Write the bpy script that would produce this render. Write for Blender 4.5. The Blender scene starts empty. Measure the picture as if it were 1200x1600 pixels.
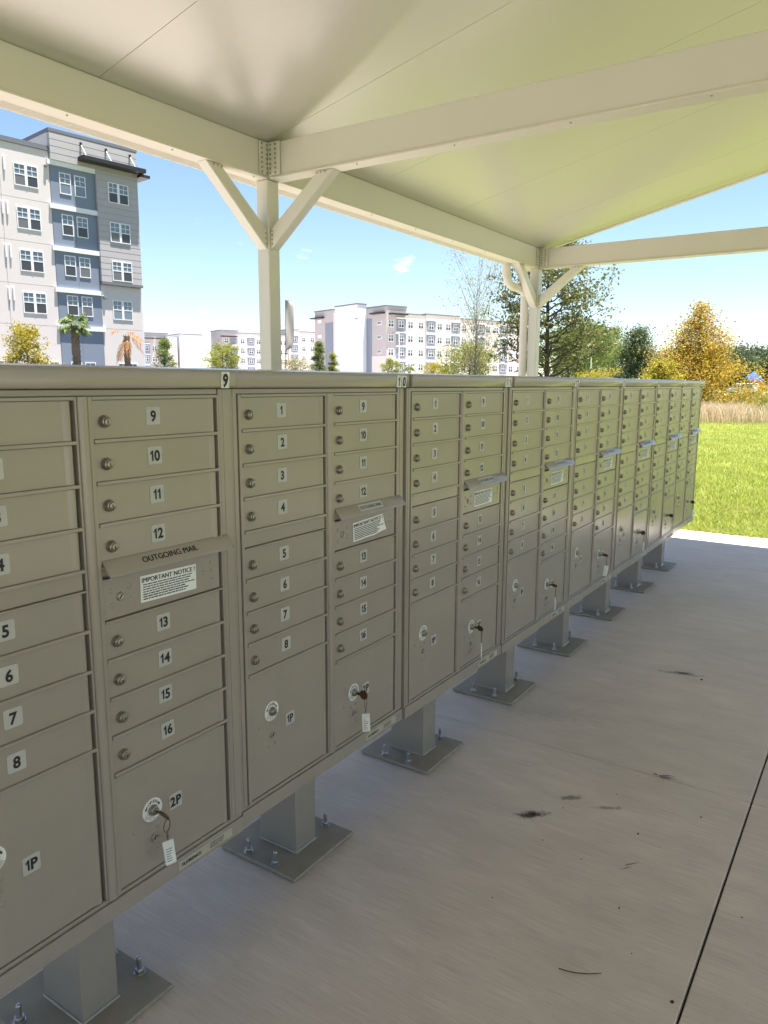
import bpy, bmesh, math, random
import numpy as np
from mathutils import Vector, Matrix

SC = bpy.context.scene
COL = SC.collection
random.seed(7)
rng = np.random.default_rng(11)

# ------------------------------------------------------------------ camera
cam_data = bpy.data.cameras.new('camera')
cam = bpy.data.objects.new('camera', cam_data)
COL.objects.link(cam)
CAM_P = Vector((-1.3099, -1.3152, 1.5276))
YAW, PITCH, ROLL = 0.58809, -0.169694, 0.004085
_f = Vector((math.cos(YAW) * math.cos(PITCH), math.sin(YAW) * math.cos(PITCH), math.sin(PITCH)))
_r = Vector((math.sin(YAW), -math.cos(YAW), 0))
_u = _r.cross(_f)
_R = math.cos(ROLL) * _r + math.sin(ROLL) * _u
_U = -math.sin(ROLL) * _r + math.cos(ROLL) * _u
cam.matrix_world = Matrix(((_R.x, _U.x, -_f.x, CAM_P.x), (_R.y, _U.y, -_f.y, CAM_P.y), (_R.z, _U.z, -_f.z, CAM_P.z), (0, 0, 0, 1)))
cam_data.sensor_fit = 'HORIZONTAL'
cam_data.sensor_width = 36
cam_data.lens = 36 * 1173.73 / 1200
cam_data.clip_start = 0.05
cam_data.clip_end = 6000
SC.camera = cam

# ------------------------------------------------------------------ sky, sun, exposure
SUN_DIR = Vector((0.06, -0.17, 0.97)).normalized()      # towards the sun
elev = math.asin(SUN_DIR.z)
world = bpy.data.worlds.new('World')
SC.world = world
world.use_nodes = True
wn, wl = world.node_tree.nodes, world.node_tree.links
bg = wn['Background']
sky = wn.new('ShaderNodeTexSky')
sky.sky_type = 'NISHITA'
sky.sun_disc = False
sky.sun_elevation = elev
sky.sun_rotation = math.atan2(SUN_DIR.x, SUN_DIR.y)
sky.altitude = 10
sky.air_density = 1.0
sky.dust_density = 0.15
sky.ozone_density = 1.8
tc = wn.new('ShaderNodeTexCoord')
mp = wn.new('ShaderNodeMapping'); mp.inputs['Scale'].default_value = (1, 1, 2.6)
mp.inputs['Location'].default_value = (0.31, 0.12, 0.4)
wl.new(tc.outputs['Generated'], mp.inputs[0])
cn = wn.new('ShaderNodeTexNoise'); cn.inputs['Scale'].default_value = 11.0; cn.inputs['Detail'].default_value = 7; cn.inputs['Roughness'].default_value = 0.52
wl.new(mp.outputs[0], cn.inputs['Vector'])
cr = wn.new('ShaderNodeValToRGB'); cr.color_ramp.elements[0].position = 0.635; cr.color_ramp.elements[1].position = 0.74
wl.new(cn.outputs['Fac'], cr.inputs[0])
sp = wn.new('ShaderNodeSeparateXYZ'); wl.new(tc.outputs['Generated'], sp.inputs[0])
el = wn.new('ShaderNodeMapRange'); el.inputs['From Min'].default_value = 0.13; el.inputs['From Max'].default_value = 0.20; el.inputs['To Min'].default_value = 0.8; el.inputs['To Max'].default_value = 0.0
wl.new(sp.outputs['Z'], el.inputs['Value'])
cm = wn.new('ShaderNodeMath'); cm.operation = 'MULTIPLY'; wl.new(el.outputs[0], cm.inputs[1])
wl.new(cr.outputs[0], cm.inputs[0])
mix = wn.new('ShaderNodeMix'); mix.data_type = 'RGBA'
mix.inputs['B'].default_value = (9.5, 9.6, 9.8, 1)
wl.new(cm.outputs[0], mix.inputs['Factor']); wl.new(sky.outputs[0], mix.inputs['A'])
wl.new(mix.outputs['Result'], bg.inputs['Color'])
bg.inputs['Strength'].default_value = 0.058
sd = bpy.data.lights.new('sun', 'SUN')
sd.energy = 4.6
sd.angle = math.radians(0.53)
sd.color = (1.0, 0.955, 0.88)
sun = bpy.data.objects.new('sun', sd)
COL.objects.link(sun)
sun.rotation_euler = SUN_DIR.to_track_quat('Z', 'Y').to_euler()
sun.location = (0, 0, 40)
SC.view_settings.view_transform = 'Standard'
SC.view_settings.look = 'None'
SC.view_settings.gamma = 1
SC.view_settings.use_curve_mapping = False
SC.view_settings.exposure = 1.9
SC.render.engine = 'CYCLES'
SC.cycles.max_bounces = 10
SC.cycles.diffuse_bounces = 5
SC.cycles.glossy_bounces = 4
SC.cycles.transparent_max_bounces = 6
SC.cycles.caustics_reflective = False
SC.cycles.caustics_refractive = False
SC.cycles.sample_clamp_indirect = 6
try:
    SC.cycles.use_denoising = True
    SC.cycles.denoiser = 'OPENIMAGEDENOISE'
except Exception:
    pass

# ------------------------------------------------------------------ materials
MATS = {}

def mat(name, col, rough=0.5, spec=0.5, metal=0.0, var=0.0, vscale=3.0, bump=0.0, bscale=60.0, stretch=None, coat=0.0, world_pos=False, detail=4):
    m = bpy.data.materials.new(name)
    m.use_nodes = True
    nt = m.node_tree
    b = nt.nodes['Principled BSDF']
    b.inputs['Base Color'].default_value = (*col, 1)
    b.inputs['Roughness'].default_value = rough
    b.inputs['Metallic'].default_value = metal
    b.inputs['Specular IOR Level'].default_value = spec
    if coat:
        b.inputs['Coat Weight'].default_value = coat
        b.inputs['Coat Roughness'].default_value = 0.2
    src = None
    if var or bump:
        g = nt.nodes.new('ShaderNodeNewGeometry')
        src = g.outputs['Position']
    if var:
        n = nt.nodes.new('ShaderNodeTexNoise'); n.inputs['Scale'].default_value = vscale; n.inputs['Detail'].default_value = detail
        nt.links.new(src, n.inputs['Vector'])
        mx = nt.nodes.new('ShaderNodeMix'); mx.data_type = 'RGBA'
        mx.inputs['A'].default_value = (*[c * (1 - var) for c in col], 1)
        mx.inputs['B'].default_value = (*[min(1, c * (1 + var)) for c in col], 1)
        nt.links.new(n.outputs['Fac'], mx.inputs['Factor'])
        nt.links.new(mx.outputs['Result'], b.inputs['Base Color'])
    if bump:
        n2 = nt.nodes.new('ShaderNodeTexNoise'); n2.inputs['Scale'].default_value = bscale; n2.inputs['Detail'].default_value = 3
        if stretch:
            mpn = nt.nodes.new('ShaderNodeMapping'); mpn.inputs['Scale'].default_value = stretch
            nt.links.new(src, mpn.inputs[0]); nt.links.new(mpn.outputs[0], n2.inputs['Vector'])
        else:
            nt.links.new(src, n2.inputs['Vector'])
        bp = nt.nodes.new('ShaderNodeBump'); bp.inputs['Strength'].default_value = bump; bp.inputs['Distance'].default_value = 0.004
        nt.links.new(n2.outputs['Fac'], bp.inputs['Height']); nt.links.new(bp.outputs[0], b.inputs['Normal'])
    MATS[name] = m
    return m

def leafmat(name, c0, c1, trans=0.35, rough=0.5):
    m = bpy.data.materials.new(name); m.use_nodes = True
    nt = m.node_tree; b = nt.nodes['Principled BSDF']; out = nt.nodes['Material Output']
    g = nt.nodes.new('ShaderNodeNewGeometry')
    mx = nt.nodes.new('ShaderNodeMix'); mx.data_type = 'RGBA'
    mx.inputs['A'].default_value = (*c0, 1); mx.inputs['B'].default_value = (*c1, 1)
    nt.links.new(g.outputs['Random Per Island'], mx.inputs['Factor'])
    nt.links.new(mx.outputs['Result'], b.inputs['Base Color'])
    b.inputs['Roughness'].default_value = rough
    b.inputs['Specular IOR Level'].default_value = 0.3
    t = nt.nodes.new('ShaderNodeBsdfTranslucent'); nt.links.new(mx.outputs['Result'], t.inputs['Color'])
    ms = nt.nodes.new('ShaderNodeMixShader'); ms.inputs[0].default_value = trans
    nt.links.new(b.outputs[0], ms.inputs[1]); nt.links.new(t.outputs[0], ms.inputs[2]); nt.links.new(ms.outputs[0], out.inputs['Surface'])
    MATS[name] = m
    return m

mat('sand_paint', (0.300, 0.270, 0.235), 0.22, 0.6, var=0.09, vscale=5, bump=0.025, bscale=700)
mat('sand_dark', (0.10, 0.09, 0.07), 0.6, 0.3)
mat('plate_paint', (0.30, 0.27, 0.22), 0.6, 0.3, var=0.18, vscale=14, bump=0.08, bscale=300)
mat('sticker', (0.43, 0.43, 0.415), 0.42, 0.5, var=0.08, vscale=40)
mat('sticker_white', (0.74, 0.76, 0.76), 0.45, 0.5)
mat('sticker_silver', (0.62, 0.62, 0.60), 0.35, 0.5, var=0.1, vscale=60)
mat('sticker_tan', (0.40, 0.375, 0.31), 0.45, 0.5)
mat('ink', (0.012, 0.012, 0.013), 0.5, 0.4)
mat('ink_soft', (0.08, 0.08, 0.08), 0.6, 0.3)
mat('lock_metal', (0.30, 0.275, 0.23), 0.32, 0.5, metal=0.85, var=0.25, vscale=200)
mat('lock_slot', (0.03, 0.028, 0.022), 0.6)
mat('steel', (0.42, 0.42, 0.42), 0.38, 0.5, metal=0.9, var=0.25, vscale=120)
mat('brass', (0.12, 0.075, 0.035), 0.35, 0.5, metal=0.7)
mat('tag_plastic', (0.70, 0.72, 0.72), 0.2, 0.6)
mat('almond', (0.64, 0.625, 0.545), 0.38, 0.5, var=0.03, vscale=2.5, bump=0.03, bscale=90)
mat('almond_gutter', (0.70, 0.66, 0.58), 0.45, 0.4, var=0.04, vscale=3)
mat('screw', (0.33, 0.32, 0.27), 0.45, 0.5, metal=0.3)
mat('ceiling_metal', (0.56, 0.545, 0.46), 0.21, 0.8, var=0.04, vscale=1.1, bump=0.22, bscale=130)
mat('roof_top', (0.55, 0.52, 0.46), 0.5)
mat('joint_dark', (0.035, 0.03, 0.027), 0.9, 0.2)
mat('white_stucco', (0.62, 0.565, 0.55), 0.85, 0.2, var=0.04, vscale=0.6, bump=0.1, bscale=30)
mat('shaded_stucco', (0.60, 0.63, 0.70), 0.85, 0.2, var=0.03, vscale=0.5)  # white stucco with the bluish tone of shade put into its colour
mat('trim_white', (0.72, 0.73, 0.75), 0.7, 0.3)
mat('blue_siding', (0.20, 0.23, 0.295), 0.7, 0.3, var=0.06, vscale=0.8)
mat('grey_siding', (0.40, 0.375, 0.385), 0.75, 0.3, var=0.06, vscale=0.7)
mat('dark_trim', (0.16, 0.165, 0.19), 0.6, 0.3)
mat('awning_black', (0.02, 0.02, 0.024), 0.5, 0.4)
mat('frame_white', (0.78, 0.78, 0.78), 0.5, 0.4)
mat('glass_up', (0.16, 0.19, 0.23), 0.06, 0.8)  # pale tone of reflected sky put into the pane colour
mat('glass_low', (0.05, 0.052, 0.06), 0.25, 0.5)
mat('blind', (0.14, 0.14, 0.15), 0.3, 0.5)
mat('pole_white', (0.72, 0.72, 0.70), 0.5)
mat('pole_dark', (0.12, 0.11, 0.10), 0.5)
mat('banner', (0.50, 0.44, 0.39), 0.8, 0.2)
mat('asphalt', (0.055, 0.055, 0.057), 0.9, 0.2, var=0.2, vscale=1.2)
mat('bark', (0.085, 0.065, 0.048), 0.9, 0.2, var=0.3, vscale=8, bump=0.6, bscale=18)
mat('bark_pale', (0.26, 0.225, 0.18), 0.9, 0.2, var=0.2, vscale=8)
mat('palm_trunk', (0.27, 0.20, 0.14), 0.9, 0.2, var=0.35, vscale=12)
mat('twig', (0.10, 0.05, 0.03), 0.8, 0.2)
mat('dry_leaf', (0.075, 0.03, 0.016), 0.7, 0.3)
mat('crumb', (0.05, 0.035, 0.025), 0.9, 0.2)
mat('blue_plastic', (0.02, 0.13, 0.55), 0.8, 0.1)
mat('purple_plastic', (0.10, 0.06, 0.30), 0.4)
mat('orange_plastic', (0.72, 0.26, 0.02), 0.4)
mat('van_white', (0.75, 0.75, 0.75), 0.3, coat=0.5)
mat('tyre', (0.02, 0.02, 0.02), 0.8)
leafmat('leaf_oak', (0.105, 0.12, 0.038), (0.27, 0.26, 0.10), 0.37)
leafmat('leaf_mid', (0.101, 0.155, 0.034), (0.230, 0.270, 0.074), 0.47)
leafmat('leaf_dark', (0.07, 0.10, 0.04), (0.15, 0.18, 0.08), 0.37)
leafmat('leaf_yellow', (0.299, 0.276, 0.034), (0.483, 0.380, 0.057), 0.47)
leafmat('leaf_yellowgreen', (0.213, 0.250, 0.037), (0.375, 0.375, 0.075), 0.47)
leafmat('leaf_orange', (0.38, 0.25, 0.03), (0.52, 0.38, 0.06), 0.47)
leafmat('leaf_rust', (0.340, 0.150, 0.050), (0.480, 0.270, 0.120), 0.42)
leafmat('leaf_cream', (0.30, 0.28, 0.12), (0.46, 0.42, 0.22), 0.42)
leafmat('leaf_palm', (0.096, 0.152, 0.048), (0.240, 0.288, 0.096), 0.37)
leafmat('leaf_far', (0.060, 0.090, 0.042), (0.120, 0.150, 0.072), 0.32)
leafmat('blade', (0.21, 0.28, 0.035), (0.45, 0.47, 0.11), 0.50)
leafmat('blade_tall', (0.130, 0.160, 0.035), (0.270, 0.270, 0.080), 0.47)
leafmat('reed', (0.50, 0.38, 0.25), (0.70, 0.58, 0.40), 0.42)

def patchy(name, straw, scale):
    nt = MATS[name].node_tree; mx = [n for n in nt.nodes if n.type == 'MIX'][0]
    g = nt.nodes.new('ShaderNodeNewGeometry'); n = nt.nodes.new('ShaderNodeTexNoise'); n.inputs['Scale'].default_value = scale; n.inputs['Detail'].default_value = 5
    nt.links.new(g.outputs['Position'], n.inputs['Vector'])
    r = nt.nodes.new('ShaderNodeMapRange'); r.inputs['From Min'].default_value = 0.5; r.inputs['From Max'].default_value = 0.72; r.inputs['To Max'].default_value = 0.75
    nt.links.new(n.outputs['Fac'], r.inputs['Value'])
    m2 = nt.nodes.new('ShaderNodeMix'); m2.data_type = 'RGBA'; m2.inputs['B'].default_value = (*straw, 1)
    nt.links.new(mx.outputs['Result'], m2.inputs['A']); nt.links.new(r.outputs[0], m2.inputs['Factor'])
    for n_ in nt.nodes:
        if n_.type in ('BSDF_PRINCIPLED', 'BSDF_TRANSLUCENT'):
            k = 'Base Color' if n_.type == 'BSDF_PRINCIPLED' else 'Color'
            nt.links.new(m2.outputs['Result'], n_.inputs[k])
patchy('blade', (0.36, 0.33, 0.10), 1.3)

def lawn_material():
    m = mat('lawn', (0.11, 0.15, 0.03), 0.95, 0.1)
    nt = m.node_tree; b = nt.nodes['Principled BSDF']
    g = nt.nodes.new('ShaderNodeNewGeometry')
    n1 = nt.nodes.new('ShaderNodeTexNoise'); n1.inputs['Scale'].default_value = 0.35; n1.inputs['Detail'].default_value = 6
    n2 = nt.nodes.new('ShaderNodeTexNoise'); n2.inputs['Scale'].default_value = 14; n2.inputs['Detail'].default_value = 5
    nt.links.new(g.outputs['Position'], n1.inputs['Vector']); nt.links.new(g.outputs['Position'], n2.inputs['Vector'])
    ad = nt.nodes.new('ShaderNodeMath'); ad.operation = 'ADD'
    nt.links.new(n1.outputs['Fac'], ad.inputs[0]); nt.links.new(n2.outputs['Fac'], ad.inputs[1])
    r = nt.nodes.new('ShaderNodeValToRGB')
    r.color_ramp.elements[0].position = 0.7; r.color_ramp.elements[0].color = (0.10, 0.145, 0.022, 1)
    r.color_ramp.elements[1].position = 1.3; r.color_ramp.elements[1].color = (0.24, 0.25, 0.06, 1)
    sc_ = nt.nodes.new('ShaderNodeMath'); sc_.operation = 'MULTIPLY'; sc_.inputs[1].default_value = 0.5
    r.color_ramp.elements[0].position = 0.35; r.color_ramp.elements[1].position = 0.65
    nt.links.new(ad.outputs[0], sc_.inputs[0]); nt.links.new(sc_.outputs[0], r.inputs[0]); nt.links.new(r.outputs[0], b.inputs['Base Color'])
lawn_material()

def concrete_material():
    m = bpy.data.materials.new('concrete'); m.use_nodes = True; MATS['concrete'] = m
    nt = m.node_tree; b = nt.nodes['Principled BSDF']; L = nt.links.new
    N = lambda t: nt.nodes.new(t)
    g = N('ShaderNodeNewGeometry')
    b.inputs['Roughness'].default_value = 0.62; b.inputs['Specular IOR Level'].default_value = 0.35
    def noise(scale, detail=5, st=None, rough=0.6):
        n = N('ShaderNodeTexNoise'); n.inputs['Scale'].default_value = scale; n.inputs['Detail'].default_value = detail; n.inputs['Roughness'].default_value = rough
        if st:
            q = N('ShaderNodeMapping'); q.inputs['Scale'].default_value = st; L(g.outputs['Position'], q.inputs[0]); L(q.outputs[0], n.inputs['Vector'])
        else:
            L(g.outputs['Position'], n.inputs['Vector'])
        return n.outputs['Fac']
    def ramp(src, p0, p1, c0, c1):
        r = N('ShaderNodeValToRGB'); r.color_ramp.elements[0].position = p0; r.color_ramp.elements[1].position = p1
        r.color_ramp.elements[0].color = (*c0, 1); r.color_ramp.elements[1].color = (*c1, 1); L(src, r.inputs[0]); return r.outputs[0]
    def mixc(a, bcol, fac, blend='MIX'):
        x = N('ShaderNodeMix'); x.data_type = 'RGBA'; x.blend_type = blend
        for s, k in ((a, 'A'), (bcol, 'B'), (fac, 'Factor')):
            if isinstance(s, (tuple, float)): x.inputs[k].default_value = (*s, 1) if isinstance(s, tuple) else s
            else: L(s, x.inputs[k])
        return x.outputs['Result']
    base = ramp(noise(1.1, 6), 0.35, 0.68, (0.63, 0.55, 0.51), (0.71, 0.625, 0.585))
    c = mixc(base, ramp(noise(9, 6, (1, 0.4, 1)), 0.3, 0.75, (0.88, 0.88, 0.88), (1.04, 1.04, 1.04)), 1.0, 'MULTIPLY')
    c = mixc(c, ramp(noise(1.0, 4, (260, 7, 1)), 0.25, 0.8, (0.80, 0.80, 0.80), (1.10, 1.10, 1.10)), 1.0, 'MULTIPLY')
    c = mixc(c, ramp(noise(70, 3), 0.68, 0.76, (1, 1, 1), (0.62, 0.6, 0.58)), 0.6, 'MULTIPLY')
    c = mixc(c, ramp(noise(210, 2), 0.66, 0.74, (1, 1, 1), (0.55, 0.53, 0.5)), 0.7, 'MULTIPLY')
    wob = noise(28, 4)
    stains = [(1.05, -0.384, .075, .028, (0.03, 0.02, 0.014), .95, 0.7), (1.242, -0.464, .06, .022, (0.12, 0.09, 0.07), .7, 0.7), (1.25, -0.599, .07, .014, (0.12, 0.09, 0.07), .6, 0.55),
              (2.764, -0.523, .12, .035, (0.10, 0.075, 0.055), .65, 0.2), (2.77, -0.53, .03, .015, (0.02, 0.014, 0.01), .95, 0.2), (0.965, -0.761, .035, .006, (0.13, .12, .11), .8, .9), (0.94, -0.757, .03, .005, (0.13, .12, .11), .8, .9),
              (1.9, -0.1, .3, .12, (0.36, .33, .30), .3, .3)]
    for (sx, sy, a, w, colr, op, ang) in stains:
        q = N('ShaderNodeMapping'); q.vector_type = 'TEXTURE'
        q.inputs['Location'].default_value = (sx, sy, 0); q.inputs['Rotation'].default_value = (0, 0, -math.pi / 2 + ang); q.inputs['Scale'].default_value = (a, w, 1)
        L(g.outputs['Position'], q.inputs[0])
        le = N('ShaderNodeVectorMath'); le.operation = 'LENGTH'; L(q.outputs[0], le.inputs[0])
        ad = N('ShaderNodeMath'); ad.operation = 'MULTIPLY_ADD'; L(wob, ad.inputs[0]); ad.inputs[1].default_value = 2.2; L(le.outputs['Value'], ad.inputs[2])
        mr = N('ShaderNodeMapRange'); mr.inputs['From Min'].default_value = 1.35; mr.inputs['From Max'].default_value = 2.1; mr.inputs['To Min'].default_value = op; mr.inputs['To Max'].default_value = 0
        mr.interpolation_type = 'SMOOTHSTEP'; L(ad.outputs[0], mr.inputs['Value'])
        c = mixc(c, colr, mr.outputs[0])
    L(c, b.inputs['Base Color'])
    bp = N('ShaderNodeBump'); bp.inputs['Strength'].default_value = 0.35; bp.inputs['Distance'].default_value = 0.003
    ad = N('ShaderNodeMath'); ad.operation = 'ADD'; L(noise(1.0, 3, (300, 9, 1)), ad.inputs[0]); L(noise(140, 3), ad.inputs[1])
    L(ad.outputs[0], bp.inputs['Height']); L(bp.outputs[0], b.inputs['Normal'])
concrete_material()

# ------------------------------------------------------------------ mesh helpers
def tag(o, label=None, cat=None, group=None, kind=None):
    if label: o['label'] = label
    if cat: o['category'] = cat
    if group: o['group'] = group
    if kind: o['kind'] = kind
    return o

def empty(name, loc=(0, 0, 0), rz=0.0, parent=None):
    o = bpy.data.objects.new(name, None); COL.objects.link(o)
    o.location = loc; o.rotation_euler = (0, 0, rz); o.empty_display_size = 0.1
    if parent: o.parent = parent
    return o

def link(name, me, parent=None, loc=(0, 0, 0), rot=(0, 0, 0)):
    o = bpy.data.objects.new(name, me); COL.objects.link(o)
    o.location = loc; o.rotation_euler = rot
    if parent: o.parent = parent
    return o

class MB:
    def __init__(s): s.v, s.f, s.m = [], [], []
    def add(s, vs, fs, m=0, M=None):
        o = len(s.v)
        if M is not None: vs = [tuple(M @ Vector(p)) for p in vs]
        s.v += [tuple(p) for p in vs]; s.f += [tuple(o + i for i in f) for f in fs]; s.m += [m] * len(fs)
        return s
    def box(s, x0, x1, y0, y1, z0, z1, m=0, M=None):
        vs = [(x, y, z) for z in (z0, z1) for y in (y0, y1) for x in (x0, x1)]
        return s.add(vs, [(0, 2, 3, 1), (4, 5, 7, 6), (0, 1, 5, 4), (2, 6, 7, 3), (0, 4, 6, 2), (1, 3, 7, 5)], m, M)
    def ring(s, rings, m=0, cap=True, closed=False):
        n = len(rings[0]); o = len(s.v)
        for r in rings: s.v += [tuple(p) for p in r]
        K = len(rings)
        for i in range(K - 1 + (1 if closed else 0)):
            a, b = o + i * n, o + ((i + 1) % K) * n
            for j in range(n):
                k = (j + 1) % n
                s.f.append((a + j, a + k, b + k, b + j)); s.m.append(m)
        if cap and not closed:
            s.f.append(tuple(o + j for j in reversed(range(n)))); s.m.append(m)
            s.f.append(tuple(o + (K - 1) * n + j for j in range(n))); s.m.append(m)
        return s
    def tube(s, pts, rad, n=8, m=0, cap=True, closed=False):
        pts = [Vector(p) for p in pts]; K = len(pts)
        if not hasattr(rad, '__len__'): rad = [rad] * K
        rings = []; ref = None
        for i in range(K):
            if closed: t = pts[(i + 1) % K] - pts[i - 1]
            else: t = pts[min(i + 1, K - 1)] - pts[max(i - 1, 0)]
            t = t.normalized() if t.length > 1e-9 else Vector((0, 0, 1))
            if ref is None:
                ref = Vector((0, 0, 1)) if abs(t.z) < 0.9 else Vector((1, 0, 0))
            a = t.cross(ref).normalized(); b = t.cross(a).normalized(); ref = -b if False else ref
            rings.append([pts[i] + (a * math.cos(2 * math.pi * j / n) + b * math.sin(2 * math.pi * j / n)) * rad[i] for j in range(n)])
        return s.ring(rings, m, cap, closed)
    def cyl(s, p0, p1, r0, r1=None, n=12, m=0): return s.tube([p0, p1], [r0, r0 if r1 is None else r1], n, m)
    def lathe_y(s, cx, cz, prof, n=14, m=0):
        """profile of (y, r) around an axis parallel to y"""
        rings = [[(cx + r * math.cos(2 * math.pi * j / n), y, cz + r * math.sin(2 * math.pi * j / n)) for j in range(n)] for y, r in prof]
        return s.ring(rings, m, True)
    def prism(s, prof, a0, a1, axis='x', m=0, M=None):
        """closed profile extruded; axis x: (y,z), axis z: (x,y), axis y: (x,z)"""
        n = len(prof)
        mk = {'x': lambda p, a: (a, p[0], p[1]), 'z': lambda p, a: (p[0], p[1], a), 'y': lambda p, a: (p[0], a, p[1])}[axis]
        vs = [mk(p, a0) for p in prof] + [mk(p, a1) for p in prof]
        fs = [(i, (i + 1) % n, n + (i + 1) % n, n + i) for i in range(n)] + [tuple(reversed(range(n))), tuple(range(n, 2 * n))]
        return s.add(vs, fs, m, M)
    def obox(s, p0, p1, w, h, up=(0, 0, 1), m=0):
        p0, p1 = Vector(p0), Vector(p1); t = (p1 - p0).normalized(); a = t.cross(Vector(up)).normalized(); b = a.cross(t).normalized()
        vs = [p + a * (sx * w / 2) + b * (sy * h / 2) for p in (p0, p1) for sx, sy in ((-1, -1), (1, -1), (1, 1), (-1, 1))]
        return s.add(vs, [(0, 1, 2, 3), (7, 6, 5, 4), (0, 4, 5, 1), (1, 5, 6, 2), (2, 6, 7, 3), (3, 7, 4, 0)], m)
    def text(s, body, size, cx, cz, y, m=0, bold=0.0, shear=0.0, sx=1.0, M=None, align='CENTER'):
        me = text_mesh(body, size, bold, shear)
        vs, fs, w, h = me
        ox = {'CENTER': w[0] + (w[1] - w[0]) / 2, 'LEFT': w[0]}[align]; oz = (h[0] + h[1]) / 2
        return s.add([(cx + (x - ox) * sx, y, cz + (z - oz)) for x, z in vs], fs, m, M)
    def number(s, body, size, cx, cz, y, m=0, bold=0.03, sx=1.0, slant=0.0):
        one = [(.225, 0), (.365, 0), (.365, .716), (.25, .716), (.20, .62), (.09, .555), (.09, .435), (.17, .47), (.225, .515)]
        parts, x = [], 0.0
        for ch in body:
            if ch == '1':
                vs = [(px_ * size, pz_ * size) for px_, pz_ in one]; fs = [(0, 1, 2, 8), (2, 3, 8), (3, 4, 8), (4, 7, 8), (4, 5, 6, 7)]
            else:
                vs, fs, _, _ = text_mesh(ch, size, bold, 0.0)
            w0, w1 = min(v[0] for v in vs), max(v[0] for v in vs)
            parts.append((vs, fs, x - w0)); x += w1 - w0 + 0.085 * size
        x -= 0.085 * size
        for vs, fs, ox in parts:
            s.add([(cx + (vx + ox - x / 2 + slant * (vz - 0.36 * size)) * sx, y, cz + vz - 0.36 * size) for vx, vz in vs], fs, m)
        return s
    def lettering(s, body, size, cx, cz, y, m=0, fat=0.0003, sx=1.0, M=None):
        for k, dx in enumerate((-fat, 0, fat)):
            s.text(body, size, cx + dx, cz, y - 0.00004 * k, m, 0.0, 0.0, sx, M)
        return s
    def mesh(s, name, mats, bevel=0.0, smooth=True, angle=35):
        me = bpy.data.meshes.new(name); me.from_pydata(s.v, [], s.f)
        for k in mats: me.materials.append(MATS[k])
        me.polygons.foreach_set('material_index', s.m)
        bm = bmesh.new(); bm.from_mesh(me)
        bmesh.ops.recalc_face_normals(bm, faces=bm.faces) if bevel >= 0 else None
        if bevel > 0:
            es = [e for e in bm.edges if len(e.link_faces) == 2 and e.calc_face_angle(0) > 0.6]
            bmesh.ops.bevel(bm, geom=es, offset=bevel, segments=1, affect='EDGES', clamp_overlap=True)
        bm.to_mesh(me); bm.free()
        if smooth:
            me.polygons.foreach_set('use_smooth', [True] * len(me.polygons))
            me.set_sharp_from_angle(angle=math.radians(angle))
        me.update()
        return me
    def build(s, name, mats, parent=None, bevel=0.0, smooth=True, loc=(0, 0, 0), rot=(0, 0, 0), angle=35):
        if isinstance(mats, str): mats = [mats]
        return link(name, s.mesh(name, mats, bevel, smooth, angle), parent, loc, rot)

_TXT = {}
def text_mesh(body, size, bold, shear):
    key = (body, size, bold, shear)
    if key in _TXT: return _TXT[key]
    c = bpy.data.curves.new('lettering', 'FONT'); c.body = body; c.size = size; c.offset = bold * size; c.shear = shear; c.resolution_u = 3
    c.fill_mode = 'FRONT'
    o = bpy.data.objects.new('lettering', c); COL.objects.link(o)
    bpy.context.view_layer.update()
    dg = bpy.context.evaluated_depsgraph_get()
    me = bpy.data.meshes.new_from_object(o.evaluated_get(dg))
    vs = [(v.co.x, v.co.y) for v in me.vertices]; fs = [tuple(p.vertices) for p in me.polygons]
    bpy.data.objects.remove(o); bpy.data.curves.remove(c); bpy.data.meshes.remove(me)
    xs = [v[0] for v in vs]; ys = [v[1] for v in vs]
    _TXT[key] = (vs, fs, (min(xs), max(xs)), (min(ys), max(ys)))
    return _TXT[key]

def fastmesh(name, V, F, mats, midx=None):
    V = np.asarray(V, np.float32); F = np.asarray(F, np.int32)
    me = bpy.data.meshes.new(name); me.vertices.add(len(V)); me.vertices.foreach_set('co', V.ravel())
    k = F.shape[1]; me.loops.add(F.size); me.loops.foreach_set('vertex_index', F.ravel())
    me.polygons.add(len(F)); me.polygons.foreach_set('loop_start', np.arange(0, F.size, k, dtype=np.int32))
    try: me.polygons.foreach_set('loop_total', np.full(len(F), k, np.int32))
    except Exception: pass
    for m in mats: me.materials.append(MATS[m])
    if midx is not None: me.polygons.foreach_set('material_index', np.asarray(midx, np.int32))
    me.update(calc_edges=True); me.validate()
    return me

def rrect(x0, x1, z0, z1, r, n=3):
    P = []
    for cx, cz, a in ((x1 - r, z1 - r, 0), (x0 + r, z1 - r, 90), (x0 + r, z0 + r, 180), (x1 - r, z0 + r, 270)):
        for i in range(n + 1):
            t = math.radians(a + 90 * i / n); P.append((cx + r * math.cos(t), cz + r * math.sin(t)))
    return P

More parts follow.
